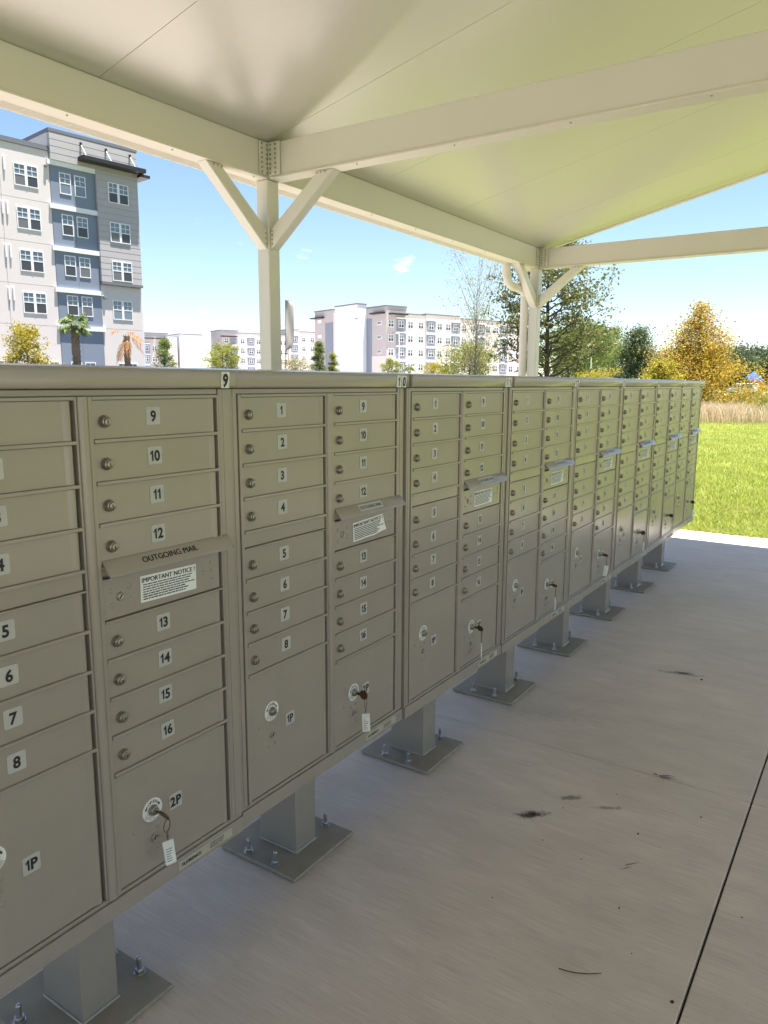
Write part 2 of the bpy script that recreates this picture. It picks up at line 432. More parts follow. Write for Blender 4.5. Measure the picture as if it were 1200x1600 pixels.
# ================================================================== SETTING
GZ = -0.05
lawn = MB().add([(-900, -900, GZ), (1800, -900, GZ), (1800, 1800, GZ), (-900, 1800, GZ)], [(0, 1, 2, 3)]).build('lawn', 'lawn', smooth=False)
tag(lawn, 'sunlit green lawn stretching away beyond the concrete slab', kind='structure')
rear_bounce = MB().box(-40, 6.9, 2.56, 6.6, GZ - 0.03, GZ + 0.004).build('rear_bounce_sheet', 'concrete', smooth=False)  # hidden ground sheet added to bounce neutral light under the roof
tag(rear_bounce, 'unseen pale concrete sheet added behind the shelter to bounce light', kind='structure')
front_bounce = MB().box(-60, 2.0, -22, -8.0, GZ - 0.03, GZ + 0.004).build('front_bounce_sheet', 'concrete', smooth=False)  # out of view, added as a neutral bounce surface for the shelter
tag(front_bounce, 'unseen concrete sheet added on the open side of the shelter to bounce light', kind='structure')
facade_bounce = MB().add([(20, 46, GZ + 0.003), (300, 20 + 46, GZ + 0.003), (330, 260, GZ + 0.003), (20, 260, GZ + 0.003)], [(0, 1, 2, 3)]).build('facade_bounce_sheet', 'concrete', smooth=False)  # added ground sheet, keeps green lawn bounce off the facades
tag(facade_bounce, 'pale ground sheet added around the apartment buildings for neutral bounce light', kind='structure')
lot = MB().box(-70, 60, 9, 46, GZ - 0.02, GZ + 0.006).build('parking_lot', 'asphalt', smooth=False)
tag(lot, 'asphalt parking lot behind the mailboxes', kind='structure')

slab = MB().box(-7.6, 7.03, -5.55, 2.5, GZ - 0.2, -0.018).build('concrete_slab', 'joint_dark', smooth=False)
tag(slab, 'shaded broom finished concrete slab under the shelter', kind='structure')
xs = [7.05, 5.48, 3.95, 1.58, -0.8, -3.2, -5.6, -7.62]
ys = [2.52, -1.03, -3.4, -5.57]
for i in range(len(xs) - 1):
    for j in range(len(ys) - 1):
        g = 0.0014; gy = 0.0032
        MB().box(xs[i + 1] + g, xs[i] - g, ys[j + 1] + gy, ys[j] - gy, -0.12, 0.0).build('slab_panel', 'concrete', slab, bevel=0.003, smooth=False)

# ================================================================== SHELTER
YB = 1.955            # inner face of the back beam
SLOPE = 0.235
ROOF0 = 2.957
RIDGE = -1.62
XF = 6.70             # roof end
shel = empty('open_shelter', (2.3, 0, 0))
tag(shel, 'almond painted metal shelter with open sides over the mailbox row', 'shelter')
SX = -2.3
def part(mb, name, mats, parent=None, bevel=0.0, **k):
    """world coordinates -> child of the shelter"""
    mb.v = [(x + SX, y, z) for x, y, z in mb.v]
    return mb.build(name, mats, parent or shel, bevel, **k)
COLX = [6.56, 2.31, -1.94, -6.19]
W = 0.1
YFB = 2 * RIDGE - YB   # inner face of the front beam
def zroof(y): return ROOF0 + SLOPE * (YB - y) if y > RIDGE else ROOF0 + SLOPE * (YB - (2 * RIDGE - y))
for x in COLX:
    for side in (0, 1):
        y0 = YB if side == 0 else YFB - W
        part(MB().box(x, x + W, y0, y0 + W, -0.0, 2.747), 'column', 'almond', bevel=0.006)
        part(MB().box(x - 0.08, x + W + 0.08, y0 - 0.08, y0 + W + 0.08, 0.0, 0.014), 'base_plate', 'almond', bevel=0.003)
# eave beams (between columns) with a bottom lip and screws
for side in (0, 1):
    y0, y1 = (YB + 0.004, YB + W - 0.004) if side == 0 else (YFB - W + 0.004, YFB - 0.004)
    for i in range(len(COLX) - 1):
        part(MB().box(COLX[i + 1] + W, COLX[i], y0, y1, 2.757, 2.952), 'eave_beam', 'almond', bevel=0.004)
        part(MB().box(COLX[i + 1] + W, COLX[i], y0 - 0.006, y1 + 0.004, 2.746, 2.7565), 'beam_lip', 'almond_gutter', bevel=0.001)
    part(MB().box(COLX[0] + W, XF - 0.01, y0, y1, 2.757, 2.952), 'eave_beam', 'almond', bevel=0.004)
    for x in COLX:   # column heads
        part(MB().box(x, x + W, y0 - 0.0035, y1 + 0.0035, 2.7475, 2.952), 'column_head', 'almond', bevel=0.003)
# screws along the lip
scr = MB()
for x in np.arange(-1.5, 6.5, 0.62):
    scr.cyl((x, YB + 0.03, 2.747), (x, YB + 0.03, 2.741), 0.006, 0.004, 8)
o = part(scr, 'lip_screws', 'screw'); o['kind'] = 'stuff'
# tie beams across
for x in COLX:
    part(MB().box(x + 0.004, x + W - 0.004, YFB, YB, 2.752, 2.945), 'tie_beam', 'almond', bevel=0.004)
    part(MB().box(x - 0.006, x + W + 0.002, YFB, YB - 0.02, 2.741, 2.7515), 'beam_lip', 'almond_gutter', bevel=0.001)
    s2 = MB()
    for y in np.arange(YFB + 0.3, YB - 0.2, 0.62): s2.cyl((x + 0.02, y, 2.742), (x + 0.02, y, 2.736), 0.006, 0.004, 8)
    o = part(s2, 'lip_screws', 'screw'); o['kind'] = 'stuff'
# connection plates with two rows of screws at each visible column head
for x in COLX[:3]:
    for kind in (0, 1):
        if kind == 0:   # on the eave beam, left of the column
            pl = part(MB().box(x - 0.075, x + 0.012, YB - 0.006, YB - 0.0004, 2.762, 2.948), 'connection_plate', 'almond', bevel=0.0015)
            pts = [(x - 0.055 + 0.043 * c, YB - 0.006, 2.775 + 0.0265 * r) for c in (0, 1) for r in range(7)]
            d = (0, -0.006, 0)
        else:           # on the tie beam
            pl = part(MB().box(x - 0.0075, x - 0.0012, YB - 0.105, YB - 0.008, 2.757, 2.946), 'connection_plate', 'almond', bevel=0.0015)
            pts = [(x - 0.0075, YB - 0.03 - 0.04 * c, 2.772 + 0.0265 * r) for c in (0, 1) for r in range(7)]
            d = (-0.006, 0, 0)
        s3 = MB()
        for p in pts: s3.cyl(p, (p[0] + d[0], p[1] + d[1], p[2]), 0.0075, 0.005, 8)
        s3.v = [(a + SX, b, c) for a, b, c in s3.v]
        o = s3.build('screw_rows', 'screw', pl); o['kind'] = 'stuff'
# knee braces: one along the eave towards -x, one along the tie beam towards the middle
for x in COLX[:3]:
    for tgt in ('x', 'y'):
        if tgt == 'x':
            a, b = (x - 0.43, YB + 0.05, 2.75), (x + 0.005, YB + 0.05, 2.36)
            p0, p1 = Vector(a), Vector(b)
            m = MB().prism([(x - 0.49, 2.7465), (x - 0.375, 2.7465), (x - 0.0005, 2.455), (x - 0.0005, 2.335)], YB + 0.012, YB + 0.088, 'y')
            hl = [(x - 0.43 + 0.03 * k, YB + 0.012, 2.735) for k in range(3)] + [(x - 0.016, YB + 0.012, 2.37 + 0.03 * k) for k in range(3)]
            d = (0, -0.005, 0)
        else:
            m = MB().prism([(YB - 0.49, 2.7405), (YB - 0.375, 2.7405), (YB - 0.0005, 2.455), (YB - 0.0005, 2.335)], x + 0.012, x + 0.088, 'x')
            hl = [(x + 0.012, YB - 0.43 + 0.03 * k, 2.73) for k in range(3)] + [(x + 0.012, YB - 0.016, 2.37 + 0.025 * k) for k in range(4)]
            d = (-0.005, 0, 0)
        br = part(m, 'knee_brace', 'almond', bevel=0.005)
        s4 = MB()
        for p in hl: s4.cyl(p, (p[0] + d[0], p[1] + d[1], p[2]), 0.006, 0.004, 8)
        s4.v = [(a_ + SX, b_, c_) for a_, b_, c_ in s4.v]
        o = s4.build('brace_screws', 'screw', br); o['kind'] = 'stuff'
# roof panels
px = [XF, 5.80, 4.62, 3.47, 2.31, 1.15, 0.0, -1.16, -2.32, -3.48, -4.64, -5.80, -6.5]
YO = YB + 0.19
for side in (0, 1):
    ya, yb_ = (YO, RIDGE) if side == 0 else (2 * RIDGE - YO, RIDGE)
    za, zb_ = (ROOF0 - SLOPE * (YO - YB), ROOF0 + SLOPE * (YB - RIDGE))
    for i in range(len(px) - 1):
        prof = [(ya, za), (yb_, zb_), (yb_, zb_ + 0.07), (ya, za + 0.07)]
        part(MB().prism(prof, px[i + 1] + 0.0017, px[i] - 0.0017, 'x'), 'roof_panel', 'ceiling_metal', smooth=False)
    prof = [(ya, za + 0.0702), (yb_, zb_ + 0.0702), (yb_, zb_ + 0.085), (ya, za + 0.085)]
    part(MB().prism(prof, px[-1], px[0], 'x'), 'seam_backing', 'roof_top', smooth=False)  # unseen backing added to block sun leaking through the panel seams
    # rake trim at the far and near ends
    for xe, s in ((XF, 1), (px[-1], -1)):
        prof = [(ya, za - 0.012), (yb_, zb_ - 0.012), (yb_, zb_ + 0.1), (ya, za + 0.1)]
        part(MB().prism(prof, min(xe + s * 0.0003, xe + s * 0.045), max(xe + s * 0.0003, xe + s * 0.045), 'x'), 'rake_trim', 'almond_gutter', bevel=0.004)
# gutter on the back eave: ribbed bottom
prof = [(YB + W + 0.004, 2.90), (YB + W + 0.004, 2.752)]
for k in range(5):
    y = YB + W + 0.012 + k * 0.02
    prof += [(y, 2.748), (y + 0.008, 2.748), (y + 0.011, 2.753), (y + 0.017, 2.753)]
prof += [(YB + W + 0.116, 2.75), (YB + W + 0.125, 2.80), (YB + W + 0.125, 2.93), (YB + W + 0.112, 2.93), (YB + W + 0.105, 2.9)]
part(MB().prism(prof, -6.5, XF + 0.03, 'x'), 'gutter', 'almond_gutter', smooth=False)
# downspout at the far column
pts = [(6.10, YB + 0.165, 2.752), (6.10, YB + 0.165, 2.66)]
for k in range(1, 8):
    t = k / 7 * math.pi / 2
    pts.append((6.10 + 0.13 * (1 - math.cos(t)), YB + 0.165 - 0.03 * k / 7, 2.66 - 0.13 * math.sin(t)))
pts += [(6.42, YB + 0.13, 2.525), (6.48, YB + 0.125, 2.515), (6.545, YB + 0.148, 2.48), (6.555, YB + 0.150, 2.42), (6.555, YB + 0.150, 0.05)]
part(MB().tube(pts, 0.042, 14), 'downspout', 'almond_gutter')

# ================================================================== MAILBOX CLUSTERS
ZB, ZT = 0.366, 1.514
def cap_profile():
    P = [(-0.018, 1.5145), (-0.022, 1.518)]
    for k in range(5):
        t = math.radians(180 - 90 * k / 4); P.append((-0.013 + 0.009 * math.cos(t), 1.548 + 0.009 * math.sin(t)))
    P += [(0.22, 1.566), (0.462, 1.557), (0.468, 1.552), (0.468, 1.5145)]
    return P
ME = {}
m = MB()
m.box(0.003, 0.783, 0.018, 0.455, 0.372, 1.513)                     # body
m.box(0.0, 0.0235, 0.0, 0.018, 0.414, 1.513); m.box(0.7485, 0.786, 0.0, 0.018, 0.414, 1.513)
m.box(0.0238, 0.7482, 0.004, 0.018, 1.5005, 1.513)
m.box(0.0, 0.786, -0.004, 0.456, ZB, 0.4065)                        # bottom rail
m.box(0.0, 0.786, 0.001, 0.018, 0.4068, 0.4137)
m.box(0.760, 0.7665, -0.0016, 0.0005, 0.416, 1.512); m.box(0.008, 0.0125, -0.0016, 0.0005, 0.416, 1.512)
ME['cabinet'] = m.mesh('cabinet', ['sand_paint'], bevel=0.0016)
m = MB().prism(cap_profile(), 0.0, 0.787, 'x')
ME['cap'] = m.mesh('cap', ['sand_paint'], bevel=0.003, angle=40)
PR = 0.0855
LZ = [1.4915 - PR * i for i in range(4)]            # door tops, left column
LZ2 = [1.109 - PR * i for i in range(4)]
RZ2 = [1.0305 - PR * i for i in range(4)]
DH = 0.0765
def frame(x0, x1, rails):
    m = MB()
    m.box(x0, x0 + 0.010, -0.003, 0.016, 0.4142, 1.4997); m.box(x1 - 0.0045, x1, -0.003, 0.016, 0.4142, 1.4997)
    m.box(x0 + 0.0102, x1 - 0.0047, -0.003, 0.016, 1.4925, 1.4997); m.box(x0 + 0.0102, x1 - 0.0047, -0.003, 0.016, 0.4142, 0.4195)
    for z0, z1 in rails: m.box(x0 + 0.0102, x1 - 0.0047, -0.0062, 0.016, z0, z1)
    return m.mesh('door_frame', ['sand_paint'], bevel=0.0009)
def rail_under(tops): return [(t - PR + 0.0012, t - DH - 0.0004) for t in tops]
ME['frame_l'] = frame(0.0265, 0.3735, rail_under(LZ) + [(1.1105, 1.1145)] + rail_under(LZ2))
ME['frame_r'] = frame(0.3975, 0.7455, rail_under(LZ[:3]) + [(1.1495, 1.1545), (1.0325, 1.037)] + rail_under(RZ2))
prof = [(0.3742, 0.016), (0.3742, -0.001)] + [(0.3856 + 0.0112 * math.cos(math.radians(a)), -0.002 - 0.0065 * math.sin(math.radians(a))) for a in (165, 140, 115, 90, 65, 40, 15)] + [(0.397, -0.001), (0.397, 0.016)]
ME['post'] = MB().prism(prof, 0.4142, 1.4995, 'z').mesh('centre_post', ['sand_paint'])
def door_mesh(w, h, name):
    prof = [(0, 0.012), (0, 0.0008), (w - 0.020, 0.0008), (w - 0.0165, 0.0), (w - 0.012, -0.0022), (w - 0.008, -0.0028), (w - 0.003, -0.0022), (w - 0.0005, 0.0), (w - 0.0005, 0.012)]
    return MB().prism(prof, 0, h, 'z').mesh(name, ['sand_paint'], angle=50)
DW = 0.3235
ME['door'] = door_mesh(DW, DH, 'mail_door')
ME['parcel_l'] = door_mesh(DW, 0.345, 'parcel_door'); ME['parcel_r'] = door_mesh(DW, 0.264, 'parcel_door')
ME['filler'] = MB().box(0, DW + 0.003, 0.0, 0.012, 0, 0.0365).mesh('filler_panel', ['sand_paint'], bevel=0.0012)
ME['out_panel'] = MB().box(0, DW + 0.002, 0.0006, 0.012, 0, 0.087).mesh('outgoing_panel', ['sand_paint'], bevel=0.0012)
m = MB().lathe_y(0, 0, [(0.001, 0.0125), (-0.003, 0.0128), (-0.0045, 0.0118), (-0.0075, 0.0115), (-0.0105, 0.0103), (-0.0115, 0.0085), (-0.0108, 0.0076)], 18)
m.lathe_y(0, 0, [(-0.0106, 0.0074), (-0.0135, 0.0068), (-0.0140, 0.0052)], 14, 0)
m.box(-0.0010, 0.0010, -0.0146, -0.0138, -0.0042, 0.0036, 1)
ME['lock'] = m.mesh('lock', ['lock_metal', 'lock_slot'])
m = MB().lathe_y(0, 0, [(0.001, 0.0095), (-0.002, 0.0095), (-0.003, 0.008), (-0.0022, 0.0068)], 16, 0)
m.lathe_y(0, 0, [(-0.0018, 0.0066), (-0.0026, 0.0060)], 12, 2); m.box(-0.0012, 0.0012, -0.0034, -0.0026, -0.005, 0.005, 1)
ME['small_lock'] = m.mesh('small_lock', ['lock_metal', 'lock_slot', 'steel'])
ME['rivet'] = MB().lathe_y(0, 0, [(0.0008, 0.0058), (-0.0004, 0.0056), (-0.0015, 0.0040), (-0.0019, 0.0018)], 12).mesh('rivet', ['sand_paint'], angle=60)
def label_mesh(txt):
    key = 'lab' + txt
    if key in ME: return ME[key]
    m = MB().prism(rrect(-0.0185, 0.0185, -0.019, 0.019, 0.004), 0.0, -0.0006, 'y', 0)
    m.number(txt, 0.0315, 0, 0, -0.0011, 1, bold=0.036, sx=0.95)
    ME[key] = m.mesh('number_label', ['sticker', 'ink'], bevel=-1, smooth=False)
    return ME[key]
# round OPEN decal
m = MB(); n = 32
rings = [[(r * math.cos(2 * math.pi * j / n), y, r * math.sin(2 * math.pi * j / n)) for j in range(n)] for r, y in ((0.0275, 0.0002), (0.0275, -0.0005), (0.0118, -0.0005), (0.0118, 0.0002))]
m.ring(rings, 0, cap=False)
for k, ch in enumerate('OPEN'):
    a = math.radians(122 - 19 * k) + math.radians(-4)
    M = Matrix.Translation((0.0198 * math.cos(a), -0.0009, 0.0198 * math.sin(a))) @ Matrix.Rotation(-(a - math.pi / 2), 4, 'Y')
    m.text(ch, 0.0105, 0, 0, 0, 1, bold=0.02, M=M)
for sgn in (1, -1):
    a = math.radians(90 - sgn * 62)
    M = Matrix.Translation((0.0195 * math.cos(a), -0.0009, 0.0195 * math.sin(a))) @ Matrix.Rotation(-(a - math.pi / 2) + (0 if sgn > 0 else math.pi), 4, 'Y')
    m.add([(-.006, 0, -.0014), (.0005, 0, -.0014), (.0005, 0, -.0038), (.006, 0, 0), (.0005, 0, .0038), (.0005, 0, .0014), (-.006, 0, .0014)], [(0, 1, 2, 3, 4, 5, 6)], 1, M)
for r_ in (0.0165, 0.0205, 0.0245):        # fine print too small to read
    for k in range(15):
        if random.random() < 0.18: continue
        a = math.radians(208 + 124 * k / 14); M = Matrix.Translation((r_ * math.cos(a), -0.0009, r_ * math.sin(a))) @ Matrix.Rotation(-(a + math.pi / 2), 4, 'Y')
        m.add([(-.0010, 0, -.0010), (.0010, 0, -.0010), (.0010, 0, .0010), (-.0010, 0, .0010)], [(0, 1, 2, 3)], 2, M)
ME['decal'] = m.mesh('open_decal', ['sticker_white', 'ink', 'ink_soft'], bevel=-1, smooth=False)
# notice
def notice_mesh(crumpled):
    m = MB()
    for a_ in range(16):
        for b_ in range(6):
            xa, za = -0.079 + 0.158 * a_ / 16, -0.0295 + 0.059 * b_ / 6
            m.add([(xa, -0.0006, za), (xa + 0.158 / 16, -0.0006, za), (xa + 0.158 / 16, -0.0006, za + 0.059 / 6), (xa, -0.0006, za + 0.059 / 6)], [(0, 1, 2, 3)], 0)
    m.lettering('IMPORTANT NOTICE !', 0.0150, 0, 0.0195, -0.0011, 1, 0.0004)
    rr = random.Random(5)
    for li in range(7):
        z = 0.0085 - li * 0.0054; x = -0.072
        m.box(-0.0755, -0.0745, -0.0011, -0.0006, z, z + 0.001, 1)
        end = rr.uniform(0.045, 0.073)
        while x < end:
            w = rr.uniform(0.004, 0.013)
            m.box(x, min(x + w, 0.075), -0.0011, -0.0006, z - 0.0003, z + 0.0022, 2 if li < 4 else 1); x += w + 0.0018
    if crumpled:   # one corner lifts and folds
        m.v = [(x, y * 1.6 - max(0, (x - 0.02) - z * 0.8) ** 2 * 2.2 - 0.0006 * (1 + math.sin(x * 90)), z + max(0, x - 0.03) * 0.22 * (0.5 - z / 0.06)) for x, y, z in m.v]
    return m.mesh('notice_label', ['sticker_white', 'ink', 'ink_soft'], bevel=-1, smooth=False)
ME['notice'] = notice_mesh(False); ME['notice_c'] = notice_mesh(True)
# outgoing mail hood
m = MB(); x0, x1 = 0.4110, 0.7640
prof = [(0.002, 1.1655), (-0.002, 1.1655), (-0.023, 1.1385), (-0.0245, 1.1325), (-0.0225, 1.1325), (-0.0205, 1.1375), (0.0, 1.1615), (0.002, 1.1615)]
m.prism(prof, x0 + 0.004, x1 - 0.004, 'x')
m.add([(x0, -0.0005, 1.166), (x0, -0.026, 1.1365), (x0, -0.024, 1.1315), (x0, 0.001, 1.150), (x0 + 0.004, -0.0005, 1.166), (x0 + 0.004, -0.026, 1.1365), (x0 + 0.004, -0.024, 1.1315), (x0 + 0.004, 0.001, 1.150)],
      [(0, 1, 2, 3), (7, 6, 5, 4), (0, 4, 5, 1), (1, 5, 6, 2), (2, 6, 7, 3), (3, 7, 4, 0)])
m.add([(x1 - .004, -0.0005, 1.166), (x1 - .004, -0.026, 1.1365), (x1 - .004, -0.024, 1.1315), (x1 - .004, 0.001, 1.150), (x1, -0.0005, 1.166), (x1, -0.026, 1.1365), (x1, -0.024, 1.1315), (x1, 0.001, 1.150)],
      [(0, 1, 2, 3), (7, 6, 5, 4), (0, 4, 5, 1), (1, 5, 6, 2), (2, 6, 7, 3), (3, 7, 4, 0)])
ME['hood'] = m.mesh('outgoing_hood', ['sand_paint'], bevel=0.0006)
ang = math.atan2(0.021, 0.027)
m = MB(); M = Matrix.Translation((0.578, -0.0125, 1.1520 + 0.0008)) @ Matrix.Rotation(-ang, 4, 'X') @ Matrix.Translation((0, -0.0006, 0))
m.lettering('OUTGOING MAIL', 0.0195, 0, 0, 0, 0, 0.0003, M=M)
ME['hood_text'] = m.mesh('outgoing_lettering', ['ink'], bevel=-1, smooth=False)
m = MB(); m.box(-0.062, 0.062, -0.0006, 0.0, -0.0115, 0.0115, 0); m.lettering('OUTGOING MAIL', 0.0145, 0, 0, -0.0010, 1, 0.0003)
m.v = [tuple(M @ Vector(p)) for p in m.v]
ME['hood_label'] = m.mesh('outgoing_label', ['sticker', 'ink'], bevel=-1, smooth=False)
# maker plate on the bottom rail
m = MB().box(-0.088, 0.088, -0.0005, 0.0002, -0.0115, 0.0115, 0)
m.lettering('FLORENCE', 0.0125, -0.048, 0.0, -0.0010, 1, 0.0005, sx=1.0)
rr = random.Random(3)
for li in range(4):
    x = 0.012
    while x < 0.056:
        w = rr.uniform(0.004, 0.010); m.box(x, min(x + w, 0.058), -0.0010, -0.0006, 0.0055 - li * 0.0042, 0.0071 - li * 0.0042, 2); x += w + 0.0015
ME['maker'] = m.mesh('maker_label', ['sticker_tan', 'ink', 'ink_soft'], bevel=-1, smooth=False)
# pedestal
m = MB().box(0.388, 0.487, 0.150, 0.305, 0.014, 0.371)
for (xa, ya, xb, yb) in ((0.386, 0.149, 0.489, 0.149), (0.387, 0.148, 0.387, 0.307), (0.488, 0.148, 0.488, 0.307)):
    m.tube([(xa + (xb - xa) * k / 14, ya + (yb - ya) * k / 14, 0.0165) for k in range(15)], [0.0042 + 0.0009 * (k % 2) for k in range(15)], 6)
ME['pedestal'] = m.mesh('pedestal', ['sand_paint'], bevel=0.0)
ME['plate'] = MB().box(0.283, 0.5915, 0.067, 0.388, 0.003, 0.0145).mesh('base_plate', ['plate_paint'], bevel=0.0025)
m = MB()
hexr = [[(0.0125 * math.cos(math.radians(60 * j)), 0.0125 * math.sin(math.radians(60 * j)), z) for j in range(6)] for z in (0.002, 0.013)]
m.ring([[(0.016 * math.cos(math.radians(30 * j)), 0.016 * math.sin(math.radians(30 * j)), z) for j in range(12)] for z in (0, 0.002)]); m.ring(hexr)
m.cyl((0, 0, 0.012), (0, 0, 0.040), 0.0068, None, 10); m.cyl((0, 0, 0.0402), (0, 0, 0.0445), 0.0068, 0.005, 10)
ME['bolt'] = m.mesh('anchor_bolt', ['steel'], bevel=0.0006)
def number_sticker(d):
    key = 'st' + d
    if key not in ME:
        m = MB().prism([(-0.0135, -0.0185), (0.0125, -0.0185), (0.0155, 0.0185), (-0.0105, 0.0185)], 0, -0.0005, 'y', 0)
        m.number(d, 0.040, 0.001, 0, -0.0010, 1, bold=0.045, sx=0.82, slant=0.14)
        ME[key] = m.mesh('number_sticker', ['sticker_silver', 'ink'], bevel=-1, smooth=False)
    return ME[key]

def make_unit(idx, num, x, y, rz, label):
    u = empty('mailbox_cluster', (x, y, 0), rz)
    tag(u, label, 'mailbox', 'cluster mailboxes bolted in a row')
    L = lambda n, k, loc=(0, 0, 0), rot=(0, 0, 0), p=None: link(n, ME[k] if isinstance(k, str) else k, p or u, loc, rot)
    L('cabinet', 'cabinet')
    c = L('cap', 'cap')
    if num:
        for k, d in enumerate(num):
            L('number_sticker', number_sticker(d), (0.750 - (len(num) - 1 - k) * 0.030, -0.0222, 1.5335), (0, random.uniform(-.05, .05), 0), c)
    L('door_frame', 'frame_l'); L('door_frame', 'frame_r'); L('centre_post', 'post')
    sh = 0.013 if idx == 0 else 0.0
    def mail_door(x0, ztop, n):
        d = L('mail_door', 'door', (x0, random.uniform(-.0004, .0006), ztop - DH), (0, 0, random.uniform(-.002, .002)))
        L('number_label', label_mesh(str(n)), (0.149 + (sh if n < 9 else 0) + random.uniform(-.002, .002), 0.0004, 0.0435 + random.uniform(-.0015, .0015)), (0, random.uniform(-.025, .025), 0), d)
        L('lock', 'lock', (0.026, 0.0004, 0.0345), (0, random.uniform(-.15, .15), 0), d)
    for i in range(4):
        mail_door(0.0377, LZ[i], i + 1); mail_door(0.4087, LZ[i], i + 9)
        mail_door(0.0377, LZ2[i], i + 5); mail_door(0.4087, RZ2[i], i + 13)
    L('filler_panel', 'filler', (0.0375, 0, 1.1155))
    o = L('outgoing_panel', 'out_panel', (0.4085, 0, 1.0385))
    for rx, rz_ in ((0.018, 0.060), (0.020, 0.028), (0.064, 0.062), (0.067, 0.032), (0.275, 0.045), (0.300, 0.066), (0.301, 0.048), (0.302, 0.030)):
        L('rivet', 'rivet', (rx, 0.0006, rz_), p=o)
    L('small_lock', 'small_lock', (0.042, 0.0006, 0.044), (0, 0.6, 0), o)
    crumple = (idx == 1)
    L('notice_label', 'notice_c' if crumple else 'notice', (0.172, 0.0003, 0.0445), (0, random.uniform(-.02, .02) - (0.06 if crumple else 0), 0), o)
    h = L('outgoing_hood', 'hood')
    L('outgoing_lettering', 'hood_text' if idx == 0 else 'hood_label', p=h)
    for x0, key, zt, lx, lz, n, tx, tz in ((0.0377, 'parcel_l', 0.7665, 0.124 + sh, 0.646, '1P', 0.199 + sh, 0.598), (0.4087, 'parcel_r', 0.6850, 0.503, 0.566, '2P', 0.570, 0.557)):
        hgt = 0.345 if key == 'parcel_l' else 0.264
        z0 = zt - hgt
        d = L('parcel_door', key, (x0, 0, z0))
        L('open_decal', 'decal', (lx - x0, 0.0003, lz - z0), p=d)
        L('lock', 'lock', (lx - x0, 0.0002, lz - z0), p=d)
        L('small_lock', 'small_lock', (lx - x0 + 0.002, 0.0004, lz - z0 - 0.070), (0, 0.3, 0), d)
        for rx, rz_ in ((-.013, -.044), (.013, -.044), (-.013, -.098), (.013, -.098), (-.050, -.030)):
            L('rivet', 'rivet', (lx - x0 + rx, 0.0006, lz - z0 + rz_), p=d)
        L('number_label', label_mesh(n), (tx - x0, 0.0004, tz - z0), (0, random.uniform(-.03, .03), 0), d)
    L('maker_label', 'maker', (0.655, -0.0043, 0.3865))
    L('pedestal', 'pedestal')
    b = L('base_plate', 'plate')
    for bx in (0.309, 0.569):
        for by in (0.170, 0.285):
            L('anchor_bolt', 'bolt', (bx, by, 0.0145), (random.uniform(-.04, .04), random.uniform(-.04, .04), random.uniform(0, 1)), b)
    return u

PITCH_X = 0.79
DY = [-0.004, 0.006, -0.002, -0.008, -0.008, -0.006, 0.0, 0.010]
DX = [-0.004, 0.0, 0.002, -0.001, -0.001, 0.002, 0.003, -0.002]
ULAB = ['tan metal mailbox cluster with 9 on its cap, cut off by the frame edge',
        'tan metal mailbox cluster with 10 on its cap and a crumpled notice sticker',
        'tan metal mailbox cluster with 11 on its cap, third along the row',
        'tan metal mailbox cluster with 12 on its cap, below the far shelter column',
        'tan metal mailbox cluster with 13 on its cap, fifth along the row',
        'tan metal mailbox cluster with 14 on its cap, third from the grass end',
        'tan metal mailbox cluster second from the grass end of the row',
        'tan metal mailbox cluster at the grass end of the row']
NUMS = ['9', '10', '11', '12', '13', '14', None, None]
units = []
for i in range(8):
    units.append(make_unit(i, NUMS[i], (i - 1) * PITCH_X + DX[i], DY[i], random.uniform(-.0015, .0015) if i < 7 else 0.012, ULAB[i]))

